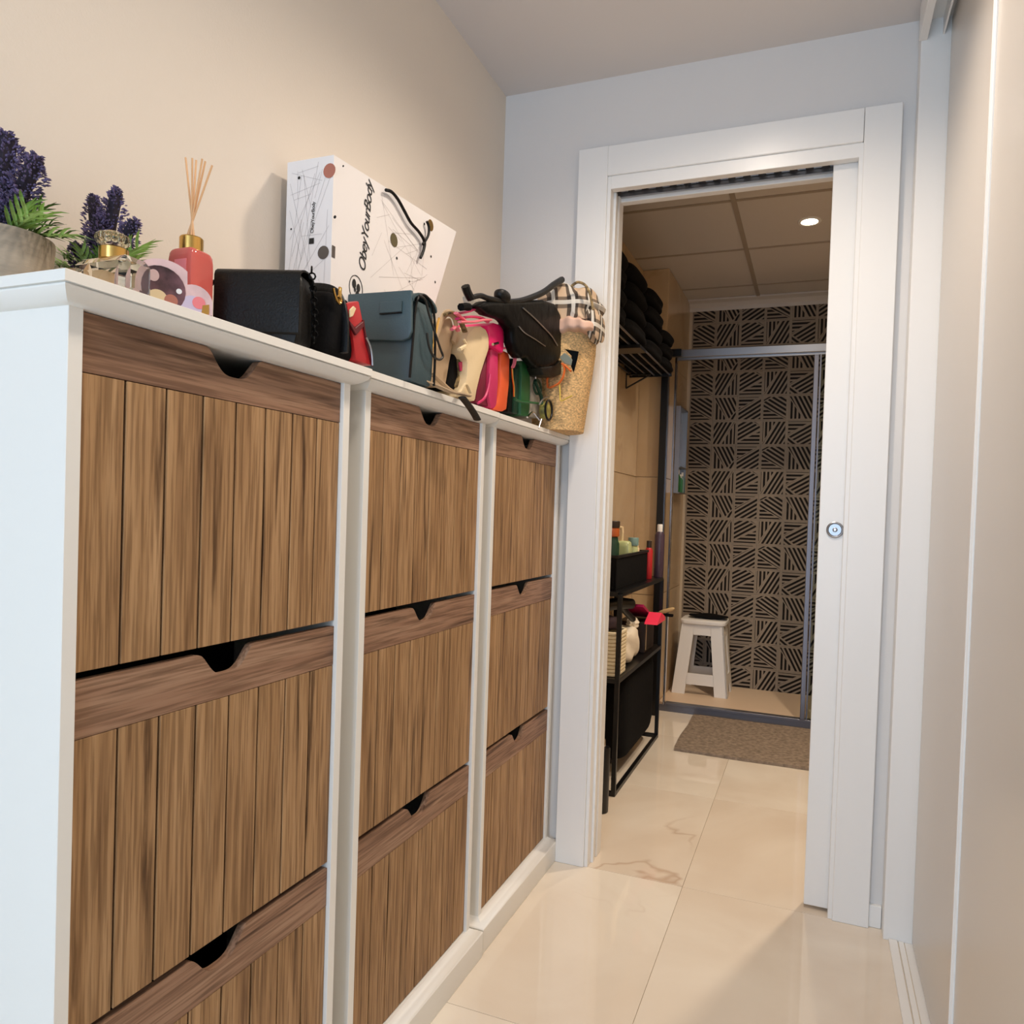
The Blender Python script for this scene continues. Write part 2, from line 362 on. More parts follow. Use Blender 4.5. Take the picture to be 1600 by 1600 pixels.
tr('baseboard_end', B().box((.161, 2.000, 0), (.19, 2.012, .055), .001).box((-.905, 2.0, 0), (-.668, 2.012, .055), .001))
tr('baseboard_left', B().box((-.91, -2.0, 0), (-.898, .40, .07), .001))
# ------------------------------------------------------------------ sliding wardrobe
wd = thing('sliding_wardrobe', 'tall built-in wardrobe with cream sliding doors along the right wall', 'wardrobe', (.25, 1.0, 0))
B().box((.191, 1.955, 0), (.29, 2.011, 2.235), .001).done('side_post', 'lac', wd, label='white end post of the wardrobe')
B().box((.186, -1.95, 2.158), (.204, 1.955, 2.240), .001).done('header_fascia', 'lac', wd)
t = B(); t.box((.206, -1.95, 2.205), (.29, 1.955, 2.238)); t.box((.236, -1.95, 2.165), (.240, 1.955, 2.205)); t.done('top_track', 'lac', wd)
t = B(); t.box((.203, -1.95, 0), (.222, 1.954, .006), .001); t.box((.225, -1.95, 0), (.236, 1.954, .004)); t.box((.2385, -1.95, 0), (.30, 1.954, .003)); t.done('floor_track', 'lac', wd)
B().box((.254, 1.30, .008), (.272, 1.954, 2.20), .001).done('sliding_door', 'ward', wd)
sd = B().box((.236, -.10, .008), (.249, 1.327, 2.20), .001).done('sliding_door', 'ward', wd)
e = B(); e.box((.232, 1.327, .008), (.253, 1.341, 2.20), .002); e.box((.2305, 1.3315, .008), (.233, 1.3365, 2.20), .0008); e.done('edge_profile', 'lac', sd)
B().box((.254, -1.4, .008), (.272, -.06, 2.20), .001).done('sliding_door', 'ward', wd)
B().box((.236, -1.95, .008), (.249, -1.3, 2.20), .001).done('sliding_door', 'ward', wd)
# ------------------------------------------------------------------ shoe cabinets
CW, P, ST = .426, .508, .016
def ringmould(b, prof, sy):
    rings = []
    for o, z in prof:
        s = o*sy
        rings.append([b.bm.verts.new(q) for q in ((-.205, -ST-s, z), (.006+o, -ST-s, z), (.006+o, CW+ST+s, z), (-.205, CW+ST+s, z))])
    for A, C in zip(rings, rings[1:]):
        for k in range(4): b.bm.faces.new([A[k], A[(k+1) % 4], C[(k+1) % 4], C[k]])
    b.bm.faces.new(rings[0][::-1]); b.bm.faces.new(rings[-1])
def cutout(hw=.047, dep=.030):
    pts = []
    for k in range(21):
        u = -1+2*k/20; pts.append((u*hw, -dep*(.5+.5*math.cos(PI*abs(u)**1.7))))
    return pts
ZT = [1.1995, .8232, .4435]; ZB = [.8322, .4525, .0725]; RH = .060
def cabinet(i, label):
    dl = .013 if i == 0 else .005
    root = thing('shoe_cabinet', label, 'shoe cabinet', (-.70, .526+i*P, 0), -dl, 'shoe cabinets in a row', local=True)
    for y in (-ST, CW): B().box((-.205, y, .06), (.006, y+ST, 1.203), .0006).done('side_panel', 'lacc', root)
    B().box((-.205, 0, .06), (-.199, CW, 1.2)).done('back_panel', 'dark', root)
    b = B(); ringmould(b, [(0, 1.2005), (.004, 1.2012), (.010, 1.2035), (.016, 1.2070), (.020, 1.2105), (.0225, 1.2135), (.0225, 1.2150), (.0205, 1.2155), (.0205, 1.2162), (.0245, 1.2168), (.0245, 1.2275), (.0235, 1.2282)], .88)
    b.done('top_cornice', 'lacc', root, .5)
    b = B(); ringmould(b, [(.0235, 0), (.0245, .003), (.0245, .056), (.021, .0595), (.012, .0625), (.004, .068), (0, .071)], .88)
    b.done('plinth', 'lacc', root, .5)
    for f in range(3):
        zt, zb = ZT[f], ZB[f]
        dr = B().box((-.016, .001, zb), (-.0035, CW-.001, zt-RH+.012)).done('flap_door', 'core', root)
        co = cutout(); cy = CW*.49
        poly = [(0.001, zt-RH), (CW-.001, zt-RH), (CW-.001, zt)] + [(cy-u, zt+z) for u, z in co] + [(.001, zt)]
        # split into strips so the notch triangulates cleanly
        B().prism(poly, 'X', -.012, 0).done('top_rail', 'railw', dr)
        g = .0026; pw = (CW-.002)/8
        for k in range(8):
            y0 = .001+k*pw + (g/2 if k else 0); y1 = .001+(k+1)*pw - (g/2 if k < 7 else 0)
            bb = B().box((-.0034, y0, zb), (-.0002-.0004*random.random(), y1, zt-RH-.0008), .0006)
            bb.done('plank', 'plank', dr)
    return root
cabinet(0, 'nearest of three white shoe cabinets with brown plank flap doors, under the lavender pots')
cabinet(1, 'middle of three white shoe cabinets with brown plank flap doors, under the slate blue bag')
cabinet(2, 'farthest of three white shoe cabinets with brown plank flap doors, beside the door casing')
ZC = 1.2283
# ------------------------------------------------------------------ bathroom shell
wl = st('wall_bathroom_left', B().box((-.95, 2.10, 0), (-.877, 4.40, BC)), 'grout')
for a, b_ in ((2.115, 2.70), (2.702, 3.29), (3.292, 3.68)):
    for z0, z1 in ((0, .60), (.602, 1.20), (1.202, 1.80), (1.802, BC)): B().box((-.878, a, z0), (-.868, b_-.001, z1-.001), .0006).done('wall_tile', 'btile', wl)
wc = st('wall_column', B().box((-.877, 3.69, 0), (-.745, 4.36, BC)), 'grout')
for z0, z1 in ((0, .60), (.602, 1.20), (1.202, 1.80), (1.802, BC)):
    B().box((-.868, 3.68, z0), (-.7365, 3.69, z1-.001), .0006).done('wall_tile', 'btile', wc)
    B().box((-.745, 3.684, z0), (-.735, 4.332, z1-.001), .0006).done('wall_tile', 'btile', wc)
st('wall_bathroom_right', B().box((.90, 2.10, 0), (.98, 4.40, BC)), 'btile')
wt = st('wall_shower', B().box((-.96, 4.338, 0), (.98, 4.42, BC)), 'grout')
def clip(poly, a, b, c):
    out = []
    for i, p in enumerate(poly):
        q = poly[(i+1) % len(poly)]; dp = a*p[0]+b*p[1]-c; dq = a*q[0]+b*q[1]-c
        if dp <= 0: out.append(p)
        if dp*dq < 0:
            t = dp/(dp-dq); out.append((p[0]+(q[0]-p[0])*t, p[1]+(q[1]-p[1])*t))
    return out
def stripes(region, ang, sp=.155, w=.082, ph=0.0):
    a = math.radians(ang); n = (-math.sin(a), math.cos(a)); res = []
    for k in range(-12, 13):
        c = n[0]*.5+n[1]*.5 + k*sp + ph
        p = clip(clip(region, n[0], n[1], c+w/2), -n[0], -n[1], -(c-w/2))
        if len(p) >= 3:
            ar = abs(sum(p[i][0]*p[(i+1) % len(p)][1]-p[(i+1) % len(p)][0]*p[i][1] for i in range(len(p))))/2
            if ar > .002: res.append(p)
    return res
def half(p, q, side, g=.02):   # keep the side left (+1) or right (-1) of p->q
    n = (q[1]-p[1], -(q[0]-p[0])); l = math.hypot(*n); n = (n[0]/l*side, n[1]/l*side)
    return n[0], n[1], n[0]*p[0]+n[1]*p[1]-g
m_ = .055; CELL = [(m_, m_), (1-m_, m_), (1-m_, 1-m_), (m_, 1-m_)]
def motif(p, q, angL, angR, extra=None):
    L_ = clip(CELL, *half(p, q, 1)); R_ = clip(CELL, *half(p, q, -1)); out = []
    if extra:
        ep, eq, side, ea = extra; X = clip(CELL, *half(ep, eq, side)); out += stripes(X, ea)
        L_ = clip(L_, *half(ep, eq, -side)); R_ = clip(R_, *half(ep, eq, -side))
    return out + stripes(L_, angL) + stripes(R_, angR, ph=.03)
MOT = {
 'A': motif((0, .56), (1, .02), -32, 0), 'B': motif((.0, 1.0), (.62, 0), -62, 90, ((1, .45), (.62, 0), 1, 62)),
 'C': motif((0, .42), (1, 1.0), 0, 32), 'D': motif((0, .56), (1, .02), -32, 0, ((0, .78), (.6, 1), 1, 32)),
 'N': motif((.0, 1.0), (.68, 0), -62, 90), 'E': motif((.35, 0), (1, 1.05), 60, 90), 'F': motif((0, .12), (1, .62), 30, 0, ((.55, 1), (1, .75), 1, -35)),
 'G': motif((.0, .0), (.62, 1), 90, 60), 'H': motif((0, .42), (1, .95), 0, 30, ((0, .4), (.55, 0), -1, -38)), 'D2': motif((0, .56), (1, .02), -32, 0, ((0, .72), (.5, 1), 1, 30))}
CWD, CHT = .1365, .141; meshes = {}
for k, polys in MOT.items():
    b = B(); b.box((.0006, -.0, .0006), (CWD-.0006, .007, CHT-.0006)); b.mi = 1
    for p in polys: b.face([(x*CWD, -.0006, z*CHT) for x, z in p])
    o = b.done('pattern_tile', ['ptile', 'pstripe'], wt); meshes[k] = o.data; bpy.data.objects.remove(o)
rowA = ['A', 'B', 'C', 'D2', 'N', 'C', 'A', 'B']; rowB = ['D', 'E', 'F', 'G', 'H', 'G', 'F', 'E']
for r in range(-7, 9):
    z = .999 + r*CHT
    for c in range(7):
        x = -.581 + (c-1)*CWD
        o = bpy.data.objects.new('pattern_tile', meshes[(rowB if r % 2 else rowA)[c]]); o.parent = wt; o.location = (x, 4.331, z); COL.objects.link(o); OFF[o.name] = Vector()
cb = st('ceiling_bathroom', B().box((-.95, 2.06, BC+.012), (.98, 4.42, BC+.09)), 'bceil')
tx = [-.90, -.348, .204, .90]; ty = [2.11, 2.41, 2.96, 3.51, 4.06]
for i in range(3):
    for k in range(4): B().box((tx[i]+.008, ty[k]+.008, BC+.002), (tx[i+1]-.008, ty[k+1]-.008, BC+.012), .001).done('ceiling_tile', 'bceil', cb)
    B().box((tx[i]+.008, 4.068, BC+.002), (tx[i+1]-.008, 4.25, BC+.012), .001).done('ceiling_tile', 'bceil', cb)
for x in tx[1:3]: B().box((x-.010, 2.11, BC-.002), (x+.010, 4.338, BC+.006)).done('ceiling_bar', 'tbar', cb)
for y in ty[1:]: B().box((-.90, y-.008, BC-.001), (.90, y+.008, BC+.004)).done('ceiling_bar', 'tbar', cb)
B().prism([(4.338, BC-.05), (4.338, BC+.004), (4.26, BC+.004), (4.262, BC-.004), (4.30, BC-.012), (4.325, BC-.03), (4.328, BC-.05)], 'X', -.74, .90).done('cove_moulding', 'bceil', cb)
dl = thing('ceiling_downlight', 'small round glowing downlight in the bathroom ceiling', 'downlight', (-.071, 3.25, BC-.006))
B().lathe([(.045, .008), (.047, 0), (.044, -.003), (.034, -.002), (.032, .004)], (-.071, 3.25, BC-.001), 32).done('bezel', 'white', dl, True)
B().lathe([(.031, .004), (.031, .0005), (.02, -.001), (.001, -.002)], (-.071, 3.25, BC-.001), 24).done('lens', 'lampe', dl, True)
st('trim_8', B().box((-.735, 3.76, 0), (.9, 4.336, .034), .004), 'tray')
# ------------------------------------------------------------------ shower screen
ss = thing('shower_screen', 'sliding shower screen with chrome top rail and clear glass in front of the patterned wall', 'shower screen', (-.3, 3.76, .034))
B().box((-.748, 3.640, 0), (-.714, 3.677, 1.86), .002).done('wall_profile', 'blackm', ss, label='black upright wall profile')
B().box((-.714, 3.650, 1.800), (-.655, 3.677, 1.838), .002).done('rail_bracket', 'blackm', ss)
B().box((-.702, 3.748, .034), (-.692, 3.775, 1.83), .001).done('chrome_strip', 'chrome', ss)
B().box((-.69, 3.735, 1.812), (.90, 3.775, 1.852), .003).box((-.69, 3.745, 1.800), (.90, 3.765, 1.812), .001).done('top_rail', 'steel', ss)
B().box((-.69, 3.745, .034), (.90, 3.785, .046), .001).done('bottom_rail', 'steeld', ss)
B().box((-.735, 3.752, 0), (.90, 3.7595, .034), .001).done('threshold_strip', 'steeld', ss)
B().box((-.036, 3.740, .046), (-.014, 3.775, 1.80), .002).box((-.010, 3.745, .046), (-.002, 3.765, 1.80), .001).done('sliding_profile', 'steeld', ss)
B().box((-.002, 3.752, .046), (.85, 3.758, 1.80)).done('glass_pane', 'shglass', ss)
# ------------------------------------------------------------------ bath mat
b = B()
b.soft((-.165, 3.43, .0065), (.745, .585, .012), p=60, n=18, fn=lambda x, y, z: (x+.006*math.sin(5*y), y+.006*math.sin(6*x), z))
b.done('bath_mat', 'mat_', None, True, label='taupe brown bath mat lying before the shower step', cat='bath mat', loc=(-.18, 3.45, 0))
# ------------------------------------------------------------------ stool
Z0 = .0345
def stool():
    t = thing('plastic_stool', 'white plastic step stool with splayed legs standing in the shower', 'stool', (-.545, 4.13, Z0))
    hb, ht, H = .150, .110, .40; cx, cy = -.557, 4.145
    hbd, htd = .120, .09
    def cor(k, z):
        f = z/H; sx, sy = [(-1, -1), (1, -1), (1, 1), (-1, 1)][k]
        return Vector((cx+sx*(hb+(ht-hb)*f), cy+sy*(hbd+(htd-hbd)*f), Z0+z))
    def panel(b, k, lw, thk):
        # trapezoid side frame between corner k and k+1: two legs, top apron, low bar
        def P(u, z, off):
            a, c = cor(k, z), cor((k+1) % 4, z); d = (c-a); L = d.length; d.normalize(); n = d.cross(Vector((0, 0, 1)))
            return a + d*(u if u >= 0 else L+u) - n*off
        def bar(u0, u1, z0, z1):
            pts = [P(u0, z0, 0), P(u1, z0, 0), P(u1, z1, 0), P(u0, z1, 0)]; q = [P(u0, z0, thk), P(u1, z0, thk), P(u1, z1, thk), P(u0, z1, thk)]
            V = [b.bm.verts.new(p) for p in pts+q]
            for f in ((0, 1, 2, 3), (7, 6, 5, 4), (0, 4, 5, 1), (1, 5, 6, 2), (2, 6, 7, 3), (3, 7, 4, 0)): b.bm.faces.new([V[i] for i in f])
        return bar
    for k in range(4):
        b = B(); w = .070
        bar = panel(b, k, w, .008); bar(0, w, 0, H-.012)
        bar2 = panel(b, (k+3) % 4, w, .008); bar2(-w, -.0001, 0, H-.012)
        b.done('leg', 'white', t)
    for k in range(4):
        b = B(); bar = panel(b, k, .05, .007); bar(.068, -.068, .055, .115); b.done('cross_bar', 'white', t)
        b = B(); bar = panel(b, k, .05, .007); bar(.068, -.068, .325, H-.012); b.done('apron', 'white', t)
    b = B(); b.soft((cx, cy, Z0+H-.006), (2*ht+.03, 2*htd+.03, .030), p=7, n=8); b.done('seat', 'white', t, True)
    b = B()
    b.soft((cx+.02, cy, Z0+H+.022), (.21, .13, .012), p=4, n=10, fn=lambda x, y, z: (x, y, z+.5*math.sin(4*x+2*y)))
    b.done('folded_cloth', 'blackf', None, True, label='black cloth lying on the white stool', cat='cloth', loc=(cx, cy, Z0+H+.012))
stool()
# ------------------------------------------------------------------ hanging niche shelf on the shower side wall
sf = thing('shower_caddy', 'pale narrow caddy hung on the beige shower side wall', 'shower caddy', (-.735, 4.06, 1.13))
b = B(); b.box((-.735, 3.955, 1.13), (-.730, 4.19, 1.60)); b.done('back_plate', 'steel', sf)
b = B(); b.box((-.731, 3.955, 1.13), (-.700, 3.962, 1.60), .001); b.box((-.731, 4.183, 1.13), (-.700, 4.19, 1.60), .001); b.box((-.731, 3.96, 1.593), (-.70, 4.185, 1.60)); b.done('frame', 'steel', sf)
for z in (1.13, 1.27): B().box((-.731, 3.962, z), (-.695, 4.183, z+.006)).done('shelf', 'steel', sf)
for k, (y, m, hh) in enumerate(((4.01, 'green', .12), (4.08, 'gbrush', .10), (4.14, 'teal', .115))):
    t = thing('shampoo_bottle', ['dark green bottle at the near end of the shower caddy', 'mid green bottle in the middle of the shower caddy', 'grey green bottle at the far end of the shower caddy'][k], 'bottle', (-.713, y, 1.136), group='bottles in the shower caddy')
    B().lathe([(.014, 0), (.0155, .004), (.0155, hh*.7), (.007, hh*.82)], (-.713, y, 1.1361), 16).done('body', m, t, True)
    B().lathe([(.008, hh*.82), (.008, hh), (.006, hh+.001)], (-.713, y, 1.1361), 12).done('cap', 'white', t, True)
# ------------------------------------------------------------------ black rack
rk = thing('metal_rack', 'black metal three-level rack standing on the floor by the beige bathroom wall', 'rack', (-.75, 2.915, 0))
RX0, RX1, RY0, RY1 = -.858, -.632, 2.53, 3.30; w = .016
for x in (RX0, RX1-w):
    for y in (RY0, RY1-w): B().box((x, y, 0), (x+w, y+w, .722), .001).done('post', 'blackm', rk)
for z in (.0, .405, .715):
    b = B()
    for x in (RX0, RX1-w): b.box((x, RY0+w, z), (x+w, RY1-w, z+w), .001)
    for y in (RY0, RY1-w): b.box((RX0+w, y, z), (RX1-w, y+w, z+w), .001)
    b.done('frame', 'blackm', rk)
for z in (.412, .722): B().box((RX0+w, RY0+w, z), (RX1-w, RY1-w, z+.008)).done('shelf', 'blackm', rk)
# towel shelf on the wall with towels
ts = thing('towel_shelf', 'black wall-mounted bar shelf holding dark towels high on the bathroom wall', 'towel shelf', (-.78, 2.9, 1.69))
SX0, SX1 = -.865, -.662; SY0, SY1 = 2.30, 3.46; SZ = 1.675
for k in range(6):
    x = SX0+.012+(SX1-SX0-.024)*k/5; B().tube([(x, SY0, SZ), (x, SY1, SZ)], .004, 8).done('bar', 'steel' if k > 1 else 'blackm', ts)
b = B()
b.bm.free()
for lo, hi in (((SX0, SY0-.005, SZ-.009), (SX1, SY0+.005, SZ+.006)), ((SX0, SY1-.005, SZ-.009), (SX1, SY1+.005, SZ+.006)), ((SX0, 2.80, SZ-.018), (SX1, 2.90, SZ-.004))): B().box(lo, hi, .001).done('cross_bar', 'blackm', ts)
for y in (2.35, 3.40):
    b = B(); b.tube([(-.866, y, SZ-.07), (-.866, y, SZ-.003), (-.75, y, SZ-.008)], .005, 8); b.tube([(-.866, y, SZ-.07), (-.75, y, SZ-.008)], .004, 8); b.done('bracket', 'blackm', ts)
def towel(y, z, wx, wy, h, sd):
    rnd = random.Random(sd); p = [rnd.uniform(0, 6) for _ in range(4)]
    return B().soft((-.765, y, z+h/2), (wx, wy, h), p=4, n=10, fn=lambda x, yy, zz: (x+.03*math.sin(5*zz+p[0]), yy+.02*math.sin(5*x+p[1]), zz))
z = SZ+.006
names = ['at the bottom', 'second from the bottom', 'third from the bottom', 'topmost']
for stack, (y, wy, n, hh) in enumerate(((2.47, .335, 4, .066), (2.80, .335, 4, .070), (3.13, .335, 4, .070), (3.42, .26, 3, .062))):
    for k in range(n):
        nm = names[k] if k < n-1 else 'topmost'
        towel(y+.01*math.sin(k*3+stack), z+k*hh, .205, wy-.006*k, hh-.003, stack*10+k).done('folded_towel', 'blackf', None, True, label=f'dark folded towel {nm} in the {["nearest", "second nearest", "third nearest", "farthest"][stack]} stack on the wall shelf', cat='towel', group='dark towels on the wall shelf', loc=(-.765, y, z+k*hh))
# basket on the rack and bottles
ZS = .7305
bk = thing('black_basket', 'black rectangular basket of toiletries on the top of the black rack', 'basket', (-.75, 2.86, ZS))
b = B(); x0, x1, y0, y1, h = -.850, -.660, 2.55, 3.06, .125
b.box((x0, y0, ZS), (x1, y1, ZS+.006)); b.done('base', 'blackf', bk)
b = B()
for lo, hi in (((x0, y0, ZS+.006), (x0+.006, y1, ZS+h)), ((x1-.006, y0, ZS+.006), (x1, y1, ZS+h)), ((x0+.006, y0, ZS+.006), (x1-.006, y0+.006, ZS+h)), ((x0+.006, y1-.006, ZS+.006), (x1-.006, y1, ZS+h))): b.box(lo, hi, .002)
b.done('wall', 'blackf', bk)
b = B(); b.tube([(x0, y0, ZS+h), (x1, y0, ZS+h), (x1, y1, ZS+h), (x0, y1, ZS+h)], .006, 8, closed=True); b.done('rim', 'blackm', bk)
ZI = ZS+.0065
def bottle(name, label, x, y, z, prof, m, cap=None, cm='white', extra=None, n=24):
    t = thing(name, label, 'jar' if 'jar' in name else 'bottle', (x, y, z), group='toiletries on the black rack')
    B().lathe(prof, (x, y, z), n).done('body', m, t, True)
    if cap: B().lathe(cap, (x, y, z), n).done('cap', cm, t, True)
    if extra: extra(t)
    return t
bottle('glass_jar', 'brown amber jar on top of the dark jar, left end of the black basket', -.715, 2.67, ZI+.186, [(.026, 0), (.029, .003), (.029, .030), (.026, .034)], 'ambp', [(.029, .0345), (.030, .037), (.030, .058), (.028, .06)], 'dbrown')
bottle('glass_jar', 'dark green glass jar under the amber jar in the black basket', -.715, 2.67, ZI, [(.026, 0), (.030, .004), (.030, .16), (.026, .17), (.024, .185)], 'dgreen')
def pumptop(t):
    x, y, z = -.700, 2.77, ZI
    B().tube([(x, y, z+.168), (x, y, z+.2)], .006, 10).done('neck', 'cream', t)
    B().tube([(x, y, z+.2), (x, y, z+.218), (x-.030, y, z+.222)], .007, 10).done('pump_head', 'cream', t)
t = bottle('pump_bottle', 'square pale green pump bottle in the black basket', -.700, 2.77, ZI, [(.005, 0), (.006, .001)], 'ggp', extra=pumptop)
B().soft((-.700, 2.77, ZI+.085), (.072, .055, .168), p=9, n=6).done('reservoir', 'ggp', t, True)
bottle('glass_jar', 'jar with a grey teal lid behind the pale green pump bottle', -.690, 2.92, ZI, [(.016, 0), (.0185, .003), (.0185, .14), (.016, .146)], 'ggp', [(.021, .146), (.0215, .149), (.0215, .176), (.020, .178)], 'teal')
bottle('glass_jar', 'small pale yellow jar at the far end of the black basket', -.70, 2.99, ZI, [(.016, 0), (.02, .003), (.02, .13), (.017, .135)], 'cream', [(.017, .135), (.017, .155), (.015, .157)], 'cream')
bottle('spray_bottle', 'slim red bottle with a brown cap beyond the black basket', -.672, 3.14, ZS, [(.015, 0), (.017, .004), (.017, .125), (.010, .137)], 'red', [(.011, .137), (.011, .165), (.009, .167)], 'dbrown')
bottle('pump_bottle', 'dark purple bottle with a white cap at the far corner of the rack', -.650, 3.255, ZS, [(.02, 0), (.022, .004), (.022, .19), (.014, .205)], 'purple', [(.012, .205), (.012, .235), (.010, .238)], 'white')
# middle shelf
ZM = .4205
t = thing('rope_basket', 'cream rope basket on the near end of the rack middle shelf', 'basket', (-.73, 2.64, ZM))
b = B(); prof = [(.0, 0)]
b = B()
for k in range(12):
    zz = ZM+.007+k*.0135; s = 1+.002*k
    hx, hy, r_ = .083*s, .068*s, .02
    pts = []
    for cx2, cy2, a0 in ((hx-r_, hy-r_, 0), (-hx+r_, hy-r_, 90), (-hx+r_, -hy+r_, 180), (hx-r_, -hy+r_, 270)):
        for q in range(4): a = math.radians(a0+q*30); pts.append((-.735+cx2+r_*math.cos(a), 2.628+cy2+r_*math.sin(a), zz))
    b.tube(pts, .0072, 6, closed=True)
b.done('coil_wall', 'rope', t, True)
B().box((-.81, 2.57, ZM), (-.66, 2.69, ZM+.006)).done('base', 'rope', t)
B().soft((-.735, 2.628, ZM+.185), (.15, .12, .05), p=4, n=8, fn=lambda x, y, z: (x, y, z+.15*math.sin(5*x+3*y))).done('folded_cloth', 'mauve', None, True, label='dark mauve cloth filling the cream rope basket', cat='cloth', loc=(-.735, 2.628, ZM+.16))
B().soft((-.705, 2.865, ZM+.069), (.095, .24, .125), p=5, n=10, fn=lambda x, y, z: (x+.07*math.sin(4*z+3*y), y+.03*math.sin(9*z), z+.1*math.sin(6*y))).done('towel_roll', 'cloth', None, True, label='cream towelling bundle behind the rope basket on the rack', cat='towel', loc=(-.70, 2.865, ZM))
B().soft((-.690, 2.96, ZM+.140), (.05, .06, .05), p=2.2, n=6, fn=lambda x, y, z: (x+.1*math.sin(9*z), y+.1*math.sin(8*x), z)).done('sponge', 'cloth', None, True, label='crumpled cream wash puff on top of the towelling bundle', cat='sponge', loc=(-.69, 2.96, ZM+.13))
hd = thing('hair_dryer', 'black hair dryer lying over the rope basket on the rack', 'hair dryer', (-.70, 2.74, ZM+.2))
B().tube([(-.77, 2.70, ZM+.232), (-.70, 2.78, ZM+.242), (-.665, 2.83, ZM+.236)], lambda u: .026-.006*u, 14).done('barrel', 'blackm', hd, True)
B().tube([(-.70, 2.78, ZM+.235), (-.690, 2.84, ZM+.20), (-.675, 2.90, ZM+.165)], .013, 10, smooth=4).done('handle', 'blackm', hd, True)
ob = thing('dark_carton', 'dark brown carton at the far end of the rack middle shelf', 'box', (-.70, 3.14, ZM))
B().box((-.78, 3.07, ZM), (-.660, 3.25, ZM+.13), .002).done('body', 'dbrown', ob); B().box((-.6602, 3.085, ZM+.01), (-.6596, 3.095, ZM+.12)).done('label', 'cream', ob)
pk = thing('pink_dustpan', 'neon pink plastic scoop lying on the dark carton', 'scoop', (-.69, 3.1, ZM+.131))
B().prism([(2.99, ZM+.205), (3.20, ZM+.135), (3.21, ZM+.139), (3.0, ZM+.215)], 'X', -.76, -.655).done('tray', 'mag2', pk)
B().prism([(3.02, ZM+.131), (3.20, ZM+.131), (3.18, ZM+.150), (3.11, ZM+.172), (3.03, ZM+.14)], 'X', -.6545, -.60).done('lip', 'neon', pk)
br = thing('bath_brush', 'green and wood bath brush sticking out past the far rack post', 'brush', (-.62, 3.27, ZM+.14))
B().tube([(-.70, 3.265, ZM+.135), (-.645, 3.262, ZM+.148)], .007, 8).done('handle', 'gbrush', br, True)
B().soft((-.608, 3.262, ZM+.163), (.075, .026, .018), p=3, n=5, tilt=(-.35, 'Y')).done('head', 'bwood', br, True)
B().box((-.64, 3.252, ZM+.137), (-.578, 3.272, ZM+.149), .002).done('bristles', 'blackf', br)
# hanging black laundry bag
hb = thing('laundry_bag', 'black rectangular laundry bag hanging under the rack middle shelf', 'bag', (-.73, 3.0, .06))
B().soft((-.735, 2.99, .225), (.17, .57, .335), p=9, n=8).done('body', 'blackf', hb, True)
B().tube([(-.80, 2.72, .39), (-.80, 2.72, .402)], .004, 6).tube([(-.66, 2.72, .385), (-.66, 2.72, .402)], .004, 6).tube([(-.66, 3.24, .385), (-.66, 3.24, .402)], .004, 6).done('hook', 'steel', hb)
B().box((-.84, 2.86, 0.0), (-.725, 3.19, .018), .004).done('floor_slab', 'slab', None, label='flat grey slab lying on the floor inside the rack base', cat='slab', loc=(-.78, 3.02, 0))
rg = thing('wire_stand', 'black wire ring stand on the floor behind the rack', 'stand', (-.78, 3.4, 0))
b = B(); b.tube([(-.79+.062*math.cos(2*PI*k/24), 3.38+.062*math.sin(2*PI*k/24), .006) for k in range(24)], .004, 6, closed=True); b.done('base_ring', 'blackm', rg, True)
b = B()
for k in (-1, 1): b.tube([(-.79+k*.02, 3.38, .006), (-.79+k*.02, 3.38, .33)], .003, 6)
b.tube([(-.79-.06, 3.38, .006), (-.79+.06, 3.38, .006)], .003, 6); b.done('stem', 'blackm', rg)
tb = thing('toilet_brush', 'slim black brush holder standing on the floor just past the door jamb', 'brush holder', (-.640, 2.39, 0))
B().lathe([(.024, 0), (.026, .004), (.026, .215), (.024, .22)], (-.645, 2.39, 0), 20).done('holder', 'blackm', tb, True)
B().lathe([(.010, .22), (.010, .245), (.006, .25)], (-.645, 2.39, 0), 14).done('handle', 'chrome', tb, True)
# ------------------------------------------------------------------ things on top of the shoe cabinets
def slab(b, poly, ax, a0, a1, bev=.006, seg=2):
    q = B().prism(poly, ax, a0, a1); bmesh.ops.recalc_face_normals(q.bm, faces=q.bm.faces[:])
    if bev: bmesh.ops.bevel(q.bm, geom=q.bm.edges[:], offset=bev, segments=seg, affect='EDGES', profile=.6, clamp_overlap=True)
    b.join(q.bm); return b
def spike(b, p0, p1, rad, n, sd):
    rnd = random.Random(sd); p0 = Vector(p0); p1 = Vector(p1); ax = (p1-p0); L = ax.length; ax.normalize()
    u = ax.orthogonal().normalized(); v = ax.cross(u)
    for k in range(n):
        t = rnd.random(); a = rnd.random()*2*PI; prof = min(1, 3.2*(1-t)+.25)*min(1, .55+t*2)
        r = rad*prof*(.55+.5*rnd.random()); c = p0+ax*(L*t)+(u*math.cos(a)+v*math.sin(a))*r
        s = .0018*(.7+.7*rnd.random()); ou = (u*math.cos(a)+v*math.sin(a)+ax*.4).normalized()
        w1 = ou.orthogonal().normalized()*s*.7; w2 = ou.cross(w1)
        V = [b.bm.verts.new(q) for q in (c-ou*s*1.5, c+w1, c+w2, c-w1, c-w2, c+ou*s*1.5)]
        for f in ((0, 2, 1), (0, 3, 2), (0, 4, 3), (0, 1, 4), (5, 1, 2), (5, 2, 3), (5, 3, 4), (5, 4, 1)): b.bm.faces.new([V[i] for i in f])
    return b
